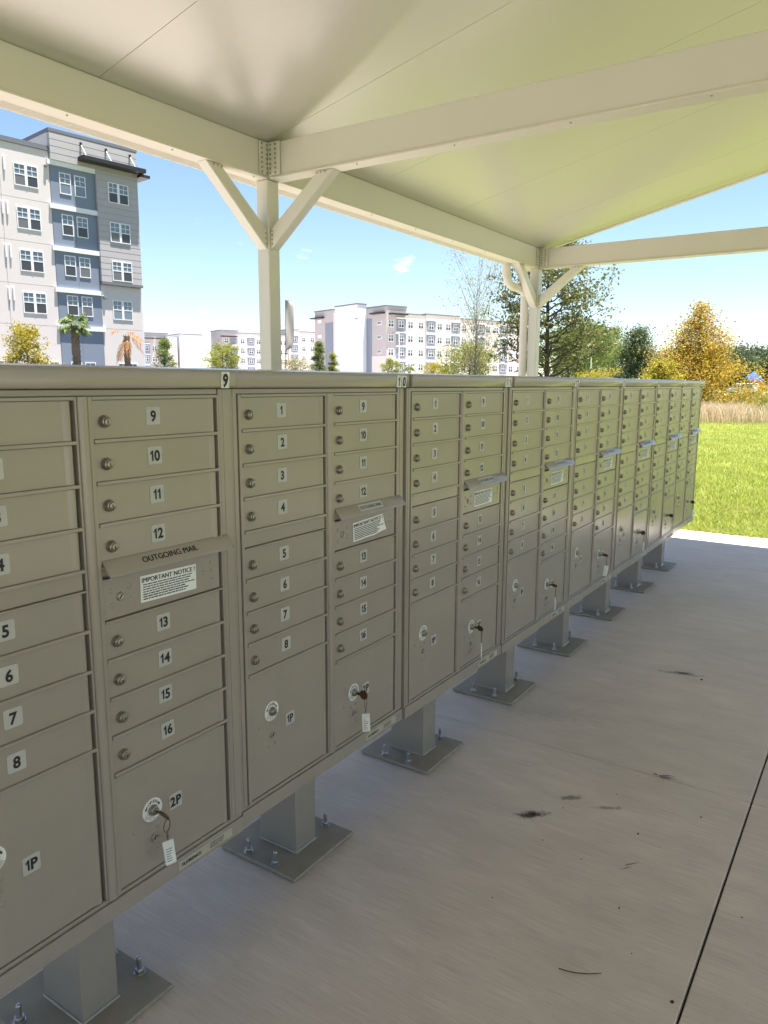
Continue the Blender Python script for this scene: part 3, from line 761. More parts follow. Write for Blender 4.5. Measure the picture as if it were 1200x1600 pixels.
# keys left in the second parcel locks
KWHERE = ['big key with clear tag hanging from 2P lock of the cut off cluster',
          'key and white tag on the cluster with the crumpled notice',
          'key and white tag on the third cluster along the row',
          'key and white tag on the cluster below the far shelter column',
          'key and pale tag on the fifth cluster along the row',
          'small key and tag on the cluster third from the grass end',
          'small key and tag on the cluster second from the grass end',
          'tiny key and tag on the cluster at the grass end of the row']
for i in range(8):
    ux, uy = units[i].location.x, units[i].location.y
    kx, kz = ux + 0.503, 0.566
    k = empty('key_set', (kx, uy, kz))
    tag(k, KWHERE[i], 'key', 'keys hanging in parcel locks')
    k.scale = (1.2, 1.2, 1.2); k.location.y += 0.002
    a = random.uniform(-.9, .9)
    m = MB()
    m.box(-0.0012, 0.0012, -0.026, -0.0142, -0.0042, 0.0036)
    pts = [(0.0015 * 0, -0.034 + 0.0125 * math.cos(t), 0.0125 * math.sin(t)) for t in [2 * math.pi * j / 14 for j in range(14)]]
    n = len(pts)
    m.add([(-0.0014, y, z) for _, y, z in pts] + [(0.0014, y, z) for _, y, z in pts], [tuple(range(n)), tuple(range(2 * n - 1, n - 1, -1))] + [(j, (j + 1) % n, n + (j + 1) % n, n + j) for j in range(n)])
    kb = m.build('key', 'brass', k, rot=(0, a, 0), bevel=0.0005)
    rc = Vector((0.001, -0.040, -0.020))
    m = MB().tube([rc + Vector((0.011 * math.sin(t) * 0.9, 0.003 * math.sin(t), 0.0125 * math.cos(t))) for t in [2 * math.pi * j / 18 for j in range(18)]], 0.0009, 6, closed=True)
    m.build('key_ring', 'brass', k)
    m = MB()
    for j in range(3):
        c = rc + Vector((0, 0, -0.0155 - 0.0055 * j))
        ax = Vector((1, 0, 0)) if j % 2 else Vector((0, 1, 0))
        m.tube([c + ax * (0.002 * math.sin(t)) + Vector((0, 0, 0.0036 * math.cos(t))) for t in [2 * math.pi * q / 10 for q in range(10)]], 0.0006, 5, closed=True)
    m.build('chain', 'brass', k)
    m = MB().prism(rrect(-0.0105, 0.0105, -0.050, 0.0, 0.002), -0.0015, 0.0015, 'y', 0)
    m.box(-0.0085, 0.0085, -0.0022, -0.0017, -0.047, -0.012, 1)
    rr = random.Random(i)
    for li in range(6):
        z = -0.016 - li * 0.005
        m.box(-0.007, rr.uniform(-.001, .007), -0.0027, -0.0023, z - 0.0012, z, 2)
    m.build('tag', ['tag_plastic', 'sticker_white', 'ink_soft'], k, loc=tuple(rc + Vector((0, 0, -0.0305))), rot=(0, random.uniform(-.16, .16), random.uniform(-1.1, .7)))

# ================================================================== LITTER ON THE SLAB
m = MB()
m.add([(-0.022, 0, 0.002), (-0.012, -0.005, 0.004), (0.002, -0.0075, 0.009), (0.022, -0.002, 0.004), (0.004, 0.006, 0.003), (-0.011, 0.004, 0.001), (-0.034, 0.001, 0.005), (-0.022, -0.001, 0.006)],
      [(0, 1, 5), (1, 2, 4, 5), (2, 3, 4), (0, 6, 7)])
lf = m.build('dry_leaf', 'dry_leaf', loc=(1.593, -0.725, 0.001), rot=(0, 0, -1.25)); lf.scale = (1.7, 1.9, 1.7)
tag(lf, 'curled brown dry leaf lying on the concrete by a joint', 'leaf')
tw = MB().tube([(0.412, -0.729, 0.002), (0.414, -0.750, 0.003), (0.421, -0.775, 0.004), (0.436, -0.803, 0.004), (0.458, -0.829, 0.003)], [0.0012, 0.0014, 0.0014, 0.0012, 0.0008], 6).build('bent_twig', 'twig')
tag(tw, 'thin bent brown twig lying on the concrete in front', 'twig')
m = MB()
spots = [(0.737, -0.793, .006), (0.469, -1.005, .008), (1.376, -0.894, .006), (1.147, -0.735, .006), (2.729, -0.63, .012), (2.73, -0.2, .005), (1.06, -0.39, .010), (0.9, -0.62, .004)]
for _ in range(70): spots.append((random.uniform(0.3, 4.5), random.uniform(-1.4, 0.1), random.choice([.0018, .002, .003, .004])))
for (x, y, s) in spots:
    n = 5; ang0 = random.random() * 6; z = s * 0.6
    base = [(x + s * random.uniform(.5, 1.2) * math.cos(ang0 + 2 * math.pi * j / n), y + s * random.uniform(.4, .9) * math.sin(ang0 + 2 * math.pi * j / n), 0.0005) for j in range(n)]
    m.add(base + [(x, y, z)], [(j, (j + 1) % n, n) for j in range(n)])
cr_ = m.build('dirt_crumbs', 'crumb', smooth=False); tag(cr_, 'tiny dark crumbs of dirt scattered over the concrete', 'dirt', kind='stuff')

# ================================================================== BUILDINGS
def window_meshes():
    # double window 1.6 x 1.4 (origin at lower left, front at y=-0.05)
    w, h = 1.6, 1.4; t = 0.055
    m = MB()
    for k in (0, 1):
        x0, x1 = (0.0, w / 2 - 0.035) if k == 0 else (w / 2 + 0.035, w)
        m.box(x0, x0 + t, -0.05, 0.02, 0, h); m.box(x1 - t, x1, -0.05, 0.02, 0, h)
        m.box(x0 + t, x1 - t, -0.05, 0.02, h - t, h); m.box(x0 + t, x1 - t, -0.05, 0.02, 0, t); m.box(x0 + t, x1 - t, -0.045, 0.02, h * 0.49, h * 0.49 + t)
        xm = (x0 + x1) / 2
        m.box(xm - 0.015, xm + 0.015, -0.035, 0.0, h * 0.49 + t, h - t); zm = (h * 0.49 + h) / 2
        m.box(x0 + t, xm - 0.015, -0.035, 0.0, zm - 0.015, zm + 0.015); m.box(xm + 0.015, x1 - t, -0.035, 0.0, zm - 0.015, zm + 0.015)
    m.box(w / 2 - 0.035, w / 2 + 0.035, -0.06, 0.02, -0.02, h)
    ME['win2'] = m.mesh('window', ['frame_white'], smooth=False)
    m = MB(); w1 = 0.82
    m.box(0, t, -0.05, 0.02, 0, h); m.box(w1 - t, w1, -0.05, 0.02, 0, h); m.box(t, w1 - t, -0.05, 0.02, h - t, h); m.box(t, w1 - t, -0.05, 0.02, 0, t); m.box(t, w1 - t, -0.045, 0.02, h * 0.49, h * 0.49 + t)
    xm = w1 / 2; zm = (h * 0.49 + h) / 2
    m.box(xm - 0.015, xm + 0.015, -0.035, 0.0, h * 0.49 + t, h - t); m.box(t, xm - 0.015, -0.035, 0.0, zm - 0.015, zm + 0.015); m.box(xm + 0.015, w1 - t, -0.035, 0.0, zm - 0.015, zm + 0.015)
    ME['win1'] = m.mesh('window', ['frame_white'], smooth=False)
    ME['pane_up'] = MB().box(0, 0.66, -0.012, -0.004, 0, 0.62).mesh('pane', ['glass_up'], smooth=False)
    ME['pane_low'] = MB().box(0, 0.66, -0.03, -0.022, 0, 0.64).mesh('pane', ['glass_low'], smooth=False)
    ME['pane_low_c'] = MB().box(0, 0.66, -0.03, -0.022, 0, 0.64).mesh('pane', ['glass_up'], smooth=False)
window_meshes()

ME['pane_blind'] = MB().box(0, 0.66, -0.03, -0.022, 0, 0.64).mesh('pane', ['blind'], smooth=False)
def big_window(parent, s, z, n=0.0, double=True, clear=False):
    w = link('window', ME['win2' if double else 'win1'], parent, (s, n, z))
    for x in ((0.055, 0.89) if double else (0.08,)):
        link('pane', ME['pane_up'], w, (x, 0, 0.735)); link('pane', ME['pane_low_c' if clear else random.choice(['pane_low', 'pane_low', 'pane_blind'])], w, (x, 0, 0.05))
    return w

B1A = math.radians(-7.9)
b1 = empty('apartment_building', (30.8165, 48.2554, GZ), B1A)
tag(b1, 'big white and grey apartment building with blue window bay and black awning', 'building', 'apartment buildings')
P1 = lambda mb, name, mats, bevel=0.0, parent=None: mb.build(name, mats, parent or b1, bevel, smooth=False)
P1(MB().box(-26, 0.6, 0.06, 15, 0, 17.3), 'wall', 'white_stucco')
P1(MB().box(0.62, 7.14, 0.10, 15, 0, 18.4), 'wall', 'white_stucco')
P1(MB().box(7.145, 7.78, 0.9, 15, 0, 16.4), 'end_wall', 'shaded_stucco')
zr = [0.0, 5.45, 8.15, 10.95, 13.7, 17.1]
sr = [-26, -20.5, -15, -10, -6.2, -2.75, 0.58]
for i in range(len(sr) - 1):
    for j in range(len(zr) - 1):
        P1(MB().box(sr[i] + 0.012, sr[i + 1] - 0.012, 0.0, 0.059, zr[j] + 0.012, zr[j + 1] - 0.012), 'stucco_panel', 'white_stucco')
for z0, z1 in ((0, 2.6), (2.6, 5.5), (5.5, 8.66)):
    P1(MB().box(3.86, 7.13, 0.0, 0.099, z0 + 0.01, z1 - 0.01), 'stucco_panel', 'white_stucco')
P1(MB().box(-26.1, 0.59, -0.08, 15.1, 17.11, 17.42), 'parapet', 'dark_trim')
P1(MB().box(0.56, 7.2, -0.26, 15.1, 18.36, 18.58), 'parapet', 'dark_trim')
# blue bay
for z0, z1 in ((0.0, 5.42), (5.42, 8.0), (8.0, 10.8), (10.8, 13.55), (13.55, 16.4)):
    P1(MB().box(0.60, 2.2, -0.02, 0.097, z0 + 0.008, z1 - 0.008), 'blue_panel', 'blue_siding')
    P1(MB().box(2.212, 3.84, -0.02, 0.097, z0 + 0.008, z1 - 0.008), 'blue_panel', 'blue_siding')
for z in (16.25, 13.4, 10.62, 7.82, 5.24):
    P1(MB().box(0.40, 4.0, -0.17, -0.021, z, z + 0.32), 'floor_ledge', 'trim_white')
# grey lap siding
k = 0; z = 16.58
while z < 18.3:
    P1(MB().prism([(-0.25, z), (-0.243, min(z + 0.43, 18.35)), (0.098, min(z + 0.43, 18.35)), (0.098, z)], 0.61, 7.12, 'x'), 'siding_plank', 'grey_siding'); z += 0.44
z = 8.86
while z < 16.5:
    P1(MB().prism([(-0.25, z), (-0.243, min(z + 0.43, 16.57)), (0.098, min(z + 0.43, 16.57)), (0.098, z)], 3.86, 7.12, 'x'), 'siding_plank', 'grey_siding'); z += 0.44
P1(MB().box(3.85, 7.16, -0.30, 0.098, 8.66, 8.855), 'trim_band', 'dark_trim')
for z in (14.5, 11.75, 9.0, 6.23): big_window(b1, -1.85, z, 0.0)
for z in (14.5, 11.75, 9.0, 6.23): big_window(b1, -6.0 + 0.3, z, 0.0)
for z in (14.48, 11.73, 8.98, 6.26):
    big_window(b1, 1.22, z, -0.02, False, clear=(z > 14)); big_window(b1, 2.30, z, -0.02, False, clear=(z > 14))
for z in (14.46, 11.72, 8.98): big_window(b1, 4.70, z, -0.26)
big_window(b1, 4.72, 6.2, 0.0, clear=True)
for s_, n_, d in ((-1.2, 0, True), (-4.2, 0, True), (1.22, -0.02, False), (2.28, -0.02, False), (4.9, 0, True)): big_window(b1, s_, 1.6, n_, d)
aw = P1(MB().box(2.55, 7.4, -1.1, -0.26, 16.83, 17.12), 'awning', 'awning_black', 0.02)
P1(MB().box(7.145, 7.95, -0.7, 1.6, 16.6, 16.82), 'awning', 'awning_black', 0.02)
for s_ in (2.82, 4.70, 6.58):
    P1(MB().cyl((s_, -0.27, 18.0), (s_, -1.0, 17.1), 0.025, None, 6), 'awning_rod', 'pole_white')
    P1(MB().box(s_ - 0.07, s_ + 0.07, -0.36, -0.255, 17.9, 18.1), 'awning_bracket', 'awning_black', 0.01)
for z, ss in ((15.3, (-2.45,)), (12.5, (-2.75, -2.45)), (9.75, (-2.75, -2.45)), (7.0, (-2.75, -2.45))):
    for s_ in ss: P1(MB().box(s_ - 0.06, s_ + 0.06, -0.12, 0.0, z, z + 0.85), 'wall_vent', 'trim_white', 0.02)
for s_, z in ((0.30, 16.1), (4.08, 13.2), (4.08, 10.4), (4.08, 7.7)): P1(MB().box(s_ - 0.09, s_ + 0.09, -0.2, 0.0, z - 0.08, z + 0.06), 'wall_lamp', 'dark_trim', 0.02)

def far_window(kind):
    key = 'fw' + kind
    if key in ME: return ME[key]
    w, h = 1.5, 1.55; m = MB()
    m.box(0, w, -0.06, 0.02, 0, h, 0)
    for k in (0, 1):
        x0 = 0.1 + k * 0.72
        m.box(x0, x0 + 0.58, -0.075, -0.0605, 0.1, 0.70, 1); m.box(x0, x0 + 0.58, -0.075, -0.0605, 0.80, 1.45, 2)
    ME[key] = m.mesh('window', ['frame_white', 'glass_low', 'glass_up'], smooth=False)
    return ME[key]
far_window('a')

def block(parent, s0, s1, n0, n1, z0, z1, mt, name='wall'):
    return MB().box(s0, s1, n0, n1, z0, z1).build(name, mt, parent, smooth=False)
def roof_trim(parent, s0, s1, n0, n1, z):
    return MB().box(s0 - 0.12, s1 + 0.12, n0 - 0.12, n1 + 0.12, z, z + 0.28).build('parapet', 'dark_trim', parent, smooth=False)
def bay(parent, s0, n, zs, width=2.7, h=2.85):
    for z in zs:
        MB().box(s0, s0 + width, n - 0.05, n - 0.001, z - 0.62, z - 0.62 + h - 0.3).build('blue_panel', 'blue_siding', parent, smooth=False)
        MB().box(s0 - 0.1, s0 + width + 0.1, n - 0.25, n - 0.001, z - 0.62 + h - 0.295, z - 0.62 + h - 0.02).build('floor_ledge', 'trim_white', parent, smooth=False)
        link('window', ME['fwa'], parent, (s0 + width / 2 - 0.75, n - 0.05, z))
def awning(parent, s0, s1, n0, n1, z):
    return MB().box(s0, s1, n0, n1, z, z + 0.3).build('awning', 'awning_black', parent, smooth=False)

BA = math.radians(-18.9)
b4 = empty('apartment_building', (145.177, 90.551, GZ), BA)
tag(b4, 'long white apartment block with grey corner tower and pale stair tower behind young trees', 'building', 'apartment buildings')
block(b4, -5.6, 0, 0, 7.4, 7.6, 18.2, 'grey_siding'); block(b4, -5.6, 0, 0.05, 7.4, 0, 7.58, 'white_stucco'); roof_trim(b4, -5.6, 0, 0, 7.4, 18.2)
block(b4, 0.01, 5.9, 0.3, 14, 0, 16.8, 'white_stucco'); roof_trim(b4, 0.15, 5.7, 0.3, 14, 16.8)
block(b4, 5.91, 16.4, 0.1, 14, 0, 17.05, 'white_stucco'); roof_trim(b4, 6.05, 16.2, 0.1, 14, 17.05)
block(b4, 16.41, 40, 0.3, 14, 0, 16.6, 'white_stucco'); roof_trim(b4, 16.55, 40, 0.3, 14, 16.6)
block(b4, -8.2, -5.61, 7.41, 16.4, 0, 19.0, 'shaded_stucco', 'stair_tower'); roof_trim(b4, -8.2, -5.75, 7.41, 16.4, 19.0)
block(b4, -5.6, 14, 14.05, 21, 0, 18.3, 'white_stucco')
block(b4, -5.6, 4, 21.01, 29.4, 0, 18.9, 'grey_siding'); roof_trim(b4, -5.6, 4, 21.01, 29.4, 18.9)
MB().box(-5.66, -5.601, 21.2, 24.6, 0, 16.0).build('blue_panel', 'blue_siding', b4, smooth=False)
MB().box(-5.66, -5.601, 5.4, 7.38, 0, 15.9).build('blue_panel', 'blue_siding', b4, smooth=False)
awning(b4, -6.7, -5.61, 0.6, 5.0, 16.7); awning(b4, -5.0, -0.3, -1.1, -0.01, 16.5); awning(b4, -6.7, -5.61, 25, 30, 17.2)
RW = [13.8, 10.7, 7.6 + 0.05, 4.5]
for z in RW:
    for s_ in (-5.15,): link('window', ME['fwa'], b4, (s_, 0.0, z))
    for s_ in (0.67, 3.75): link('window', ME['fwa'], b4, (s_, 0.3, z))
    for s_ in (9.26, 11.9): link('window', ME['fwa'], b4, (s_, 0.1, z))
    for s_ in (17.2, 20.0, 25.2, 28.0, 33.5, 36.5): link('window', ME['fwa'], b4, (s_, 0.3, z))
bay(b4, -2.85, 0.0, RW); bay(b4, 6.05, 0.1, RW); bay(b4, 13.7, 0.1, RW); bay(b4, 22.2, 0.3, RW); bay(b4, 30.2, 0.3, RW)
for z in (14.4, 11.3, 8.2):
    MB().box(-5.68, -5.601, 1.8, 3.3, z, z + 0.75).build('slot_window', 'frame_white', b4, smooth=False)
    MB().box(-5.70, -5.681, 1.9, 3.2, z + 0.1, z + 0.65).build('slot_pane', 'glass_up', b4, smooth=False)
for z in (16.2, 12.6): MB().box(-5.68, -5.601, 26.3, 27.9, z, z + 0.75).build('slot_window', 'frame_white', b4, smooth=False)

b3 = empty('apartment_building', (183.92, 172.64, GZ), BA)
tag(b3, 'distant pale apartment block behind the near shelter column', 'building', 'apartment buildings')
block(b3, -12, -6.4, 0, 8, 0, 17.8, 'grey_siding'); roof_trim(b3, -12, -6.4, 0, 8, 17.8)
awning(b3, -12.5, -7, -1.1, -0.01, 15.9)
block(b3, -6.39, 12.3, 0.3, 12, 0, 17.2, 'white_stucco'); roof_trim(b3, -6.2, 12.1, 0.3, 12, 17.2)
block(b3, 12.4, 16.6, 0.0, 12, 0, 19.1, 'white_stucco'); roof_trim(b3, 12.4, 16.4, 0.0, 12, 19.1)
block(b3, 16.61, 30, 0.3, 12, 0, 18.6, 'white_stucco'); roof_trim(b3, 16.8, 30, 0.3, 12, 18.6)
R3 = [14.0, 10.9, 7.8, 4.7]
for z in R3:
    for s_ in (-5.4, 0.3, 3.2, 8.6, 10.6): link('window', ME['fwa'], b3, (s_, 0.3, z))
    for s_ in (17.6, 21.0, 24.0): link('window', ME['fwa'], b3, (s_, 0.3, z + 1.4))
    link('window', ME['fwa'], b3, (-11.2, 0.0, z))
    MB().box(-9.3, -6.5, -0.9, -0.01, z - 0.7, z - 0.5).build('balcony', 'trim_white', b3, smooth=False)
    MB().box(-9.2, -6.6, -0.06, -0.01, z - 0.45, z + 1.6).build('blue_panel', 'blue_siding', b3, smooth=False)
bay(b3, -3.0, 0.3, R3); bay(b3, 5.4, 0.3, R3); bay(b3, 13.2, 0.0, [z + 1.4 for z in R3])

b2 = empty('apartment_building', (183.92 - 8, 172.64 + 4, GZ), BA)
tag(b2, 'distant low white apartment block beside the big building with slender tree before it', 'building', 'apartment buildings')
block(b2, -60, -29.0, 0.3, 12, 0, 14.5, 'white_stucco'); roof_trim(b2, -60, -29.2, 0.3, 12, 14.5)
block(b2, -28.9, -20.5, -0.5, 9, 3.5, 16.0, 'grey_siding'); block(b2, -28.9, -20.5, -0.45, 9, 0, 3.48, 'white_stucco'); roof_trim(b2, -28.9, -20.5, -0.5, 9, 16.0)
awning(b2, -28.6, -24.9, -1.5, -0.51, 14.4); awning(b2, -24.4, -21.0, -1.5, -0.51, 14.4)
block(b2, -20.49, -17.2, 0.6, 9, 0, 15.2, 'white_stucco'); block(b2, -16.6, -9.3, 0.0, 9, 0, 16.1, 'shaded_stucco', 'stair_tower'); roof_trim(b2, -16.6, -9.3, 0.0, 9, 16.1)
MB().box(-22.4, -20.8, -0.56, -0.501, 0.5, 12.6).build('blue_panel', 'blue_siding', b2, smooth=False)
for z in (10.9, 7.8, 4.7):
    for s_ in (-33.0, -36.5, -40.0, -44.0): link('window', ME['fwa'], b2, (s_, 0.3, z))
    link('window', ME['fwa'], b2, (-25.6, -0.5, z))
bay(b2, -28.7, -0.5, [10.9, 7.8, 4.7], 2.4)
for z in (12.0, 8.2, 4.6): MB().box(-23.9, -22.6, -0.56, -0.501, z, z + 0.5).build('slot_window', 'dark_trim', b2, smooth=False)

# ================================================================== STREET FURNITURE
fl = empty('feather_flag', (22.26, 19.20, GZ)); tag(fl, 'beige feather banner on a thin pole beside the near shelter column', 'flag')
MB().tube([(0, 0, 0), (0, 0, 3.2), (0.02, -0.01, 4.6), (0.08, -0.05, 4.82), (0.2, -0.13, 4.86)], [0.02, 0.016, 0.012, 0.009, 0.006], 8).build('pole', 'pole_dark', fl)
d = Vector((0.82, -0.57, 0)); V = []; nz = 18
for i in range(nz + 1):
    z = 2.95 + (4.84 - 2.95) * i / nz; t = i / nz
    wd = 0.33 * min(1, (t * 7) ** 0.5) * (1 - max(0, (t - 0.9) / 0.1) ** 2 * 0.6) + 0.012
    for j in range(5): V.append(Vector((0.01, 0, 0)) + d * (wd * j / 4) + Vector((0, 0, z - 0.10 * (j / 4) * (1 - t))) + Vector((0.57, 0.82, 0)) * (0.02 * math.sin(j * 1.3 + z * 3)))
F = [(i * 5 + j, i * 5 + j + 1, (i + 1) * 5 + j + 1, (i + 1) * 5 + j) for i in range(nz) for j in range(4)]
mb = MB(); mb.add(V + [v + Vector((0.57, 0.82, 0)) * 0.004 for v in V], F + [tuple(len(V) + q for q in reversed(f)) for f in F]); mb.build('banner', 'banner', fl)

def lamp_post(x, y, h, label, arm=True, mt='pole_white'):
    p = empty('lamp_post', (x, y, GZ)); tag(p, label, 'lamp post', 'lamp posts among the trees')
    MB().tube([(0, 0, 0), (0, 0, h * 0.5), (0, 0, h)], [0.12, 0.09, 0.06], 10).build('post', mt, p)
    MB().cyl((0, 0, 0), (0, 0, 0.5), 0.22, 0.2, 12).build('base', 'pole_dark', p)
    if arm:
        MB().tube([(0, 0, h - 0.1), (-0.5, 0.2, h + 0.02), (-0.9, 0.3, h + 0.03)], 0.04, 8).build('arm', mt, p)
        MB().box(-1.35, -0.75, 0.15, 0.42, h - 0.02, h + 0.09).build('lamp_head', 'pole_dark', p, bevel=0.03)
lamp_post(91.04, 64.23, 10.8, 'tall lamp post in front of the pale stair tower')
lamp_post(93.77, 59.51, 8.8, 'lamp post in front of the grey corner tower')
lamp_post(73.83, 23.98, 4.2, 'short white post among the trees past the oak', arm=False)

# playground
pg = empty('playground', (156.1, 19.5, GZ), 0.3); tag(pg, 'blue roofed playground tower set far across the grass', 'playground')
for (x, y) in ((0, 0), (1.8, 0), (0, 1.8), (1.8, 1.8)): MB().cyl((x, y, 0), (x, y, 3.0), 0.09, None, 8).build('post', 'purple_plastic', pg)
for (x, y) in ((-2.4, 0.4), (-2.4, 1.6)): MB().cyl((x, y, 0), (x, y, 2.6), 0.09, None, 8).build('post', 'purple_plastic', pg)
MB().add([(-0.4, -0.4, 2.9), (2.2, -0.4, 2.9), (2.2, 2.2, 2.9), (-0.4, 2.2, 2.9), (0.9, 0.9, 4.05)], [(0, 1, 4), (1, 2, 4), (2, 3, 4), (3, 0, 4), (3, 2, 1, 0)]).build('roof', 'blue_plastic', pg, smooth=False)
MB().add([(-3.4, -0.3, 2.4), (-1.2, -0.3, 2.4), (-1.2, 2.2, 2.4), (-3.4, 2.2, 2.4), (-2.3, 0.9, 3.5)], [(0, 1, 4), (1, 2, 4), (2, 3, 4), (3, 0, 4), (3, 2, 1, 0)]).build('roof', 'blue_plastic', pg, smooth=False)
MB().box(-0.1, 1.9, -0.1, 1.9, 1.1, 1.25).build('deck', 'purple_plastic', pg)
MB().box(-2.5, -0.1, 0.3, 1.7, 1.0, 1.15).build('bridge', 'purple_plastic', pg)
MB().box(-2.5, -0.1, 0.3, 0.38, 1.15, 2.0).build('panel', 'purple_plastic', pg)
MB().tube([(2.6 + 0, -0.2 + 0.75 * math.cos(t), 1.5 + 0.75 * math.sin(t)) for t in [2 * math.pi * k / 16 for k in range(16)]], 0.28, 8, closed=True).build('climbing_ring', 'orange_plastic', pg)
MB().tube([(1.9, 0.9, 1.2), (3.0, 0.6, 0.9), (4.2, 0.4, 0.35), (4.9, 0.3, 0.2)], 0.32, 8).build('slide', 'orange_plastic', pg)
# parked van
van = empty('parked_van', (143.2, 20.3, GZ), 1.2); tag(van, 'white van parked beside the far playground', 'van')
prof = [(-2.4, 0.35), (2.35, 0.35), (2.4, 0.9), (1.55, 1.05), (0.9, 1.75), (-2.3, 1.85), (-2.42, 1.0)]
MB().prism(prof, -0.9, 0.9, 'y').build('body', 'van_white', van, bevel=0.06)
MB().prism([(1.45, 1.1), (0.95, 1.65), (0.1, 1.68), (0.1, 1.1)], -0.92, 0.92, 'y').build('side_window', 'glass_low', van)
MB().prism([(-0.1, 1.1), (-0.1, 1.68), (-2.1, 1.72), (-2.1, 1.1)], -0.92, 0.92, 'y').build('side_window', 'glass_low', van)
for x in (-1.5, 1.5):
    for y in (-0.86, 0.66): MB().cyl((x, y, 0.34), (x, y + 0.2, 0.34), 0.34, None, 16).build('wheel', 'tyre', van)

# ================================================================== VEGETATION
def leaves(P, size, r, flat=0.0, aspect=0.55):
    """quads around points P (n,3)"""
    n = len(P)
    a = r.normal(size=(n, 3)); a[:, 2] *= (1 - flat); a /= np.linalg.norm(a, axis=1, keepdims=True) + 1e-9
    b = np.cross(a, r.normal(size=(n, 3))); b /= np.linalg.norm(b, axis=1, keepdims=True) + 1e-9
    s = size * r.uniform(0.6, 1.3, (n, 1)); h = s * aspect
    V = np.stack([P - a * s * 0.5, P + b * h * 0.5, P + a * s * 0.5, P - b * h * 0.5], 1).reshape(-1, 3)
    F = np.arange(4 * n).reshape(n, 4)
    return V, F

def tree(name, label, cat, loc, h, width, leaf, bark='bark', seed=0, shape='round', clear=0.25, nlimb=22, per=60, lsize=0.11, spread=0.35, trunk_r=None, rise=0.5, gap=0.25, group=None, droop=0.0, lean=0.0, twigs=3):
    r = np.random.default_rng(seed); rt = random.Random(seed)
    root = empty(name, (loc[0], loc[1], GZ)); tag(root, label, cat, group)
    R = width / 2; tr = trunk_r or max(0.03, h * 0.018)
    ns = 7; tp = []
    for i in range(ns):
        t = i / (ns - 1); tp.append(Vector((lean * h * t * t + 0.03 * h * 0.2 * math.sin(seed + 3 * t), 0.02 * h * 0.3 * math.sin(2 * seed + 4 * t), h * 0.93 * t)))
    m = MB().tube(tp, [tr * (1 - 0.88 * i / (ns - 1)) + 0.006 for i in range(ns)], 8)
    C = []
    for k in range(nlimb):
        t = clear + (0.97 - clear) * ((k + rt.random()) / nlimb)
        u = (t - clear) / (1 - clear)
        if shape == 'round': f = math.sqrt(max(0.02, 1 - (2 * u - 0.9) ** 2 / 1.25))
        elif shape == 'cone': f = (1 - u) ** 0.8 * 0.95 + 0.10
        elif shape == 'feather': f = max(0.06, (1 - u)) ** 1.05 + 0.03; 
        elif shape == 'column': f = 0.55 + 0.45 * math.sin(math.pi * min(1, u * 1.1 + 0.1))
        elif shape == 'vase': f = 0.35 + 0.65 * u
        elif shape == 'spread': f = math.sqrt(max(0.03, 1 - (1.55 * u - 0.5) ** 2))
        else: f = 1
        az = k * 2.399 + rt.uniform(-.5, .5)
        ln = R * f * rt.uniform(0.72, 1.12)
        i0 = min(ns - 2, int(t / 0.93 * (ns - 1))) if t < 0.93 else ns - 2
        fr = min(1, t / 0.93 * (ns - 1) - i0); base = tp[i0].lerp(tp[i0 + 1], fr)
        d = Vector((math.cos(az), math.sin(az), 0))
        el = rise * (1 - 0.5 * u) if shape != 'vase' else 2.0
        pts = [base]
        K = 5
        for j in range(1, K + 1):
            s = j / K
            pts.append(base + d * ln * s + Vector((0, 0, ln * (el * s - droop * s * s))) + Vector((rt.uniform(-1, 1), rt.uniform(-1, 1), rt.uniform(-1, 1))) * ln * 0.05)
        lr = max(0.006, tr * 0.38 * (1 - 0.7 * u))
        m.tube(pts, [lr * (1 - 0.85 * j / K) + 0.003 for j in range(K + 1)], 5, cap=False)
        ends = [pts[j] for j in range(2, K + 1)]
        for q in range(twigs):
            p0 = pts[rt.randint(2, K)]; dv = Vector((rt.uniform(-1, 1), rt.uniform(-1, 1), rt.uniform(-.4, .9) - droop * .6)).normalized() * ln * rt.uniform(.25, .5) + d * ln * 0.12
            p1 = p0 + dv; m.tube([p0, p0.lerp(p1, .5) + Vector((0, 0, .02 * ln)), p1], [lr * .35 + .002, lr * .25 + .002, .002], 4, cap=False)
            ends += [p0.lerp(p1, .6), p1]
        for e in ends:
            if rt.random() < gap: continue
            C.append((e, rt.uniform(.6, 1.25)))
    m.build('trunk', bark, root, bevel=-1)
    pts = []
    for e, sc_ in C:
        n = max(3, int(per * sc_ * (1.0 if shape != 'feather' else max(0.12, 1.25 - 1.25 * e.z / h)))); g = r.normal(size=(n, 3)) * np.array([1, 1, 0.75]) * (spread * R * 0.5 * sc_)
        pts.append(np.array(e)[None] + g)
    if pts:
        P = np.concatenate(pts); V, F = leaves(P, lsize, r)
        link('crown', fastmesh('crown', V, F, [leaf]), root)
    return root

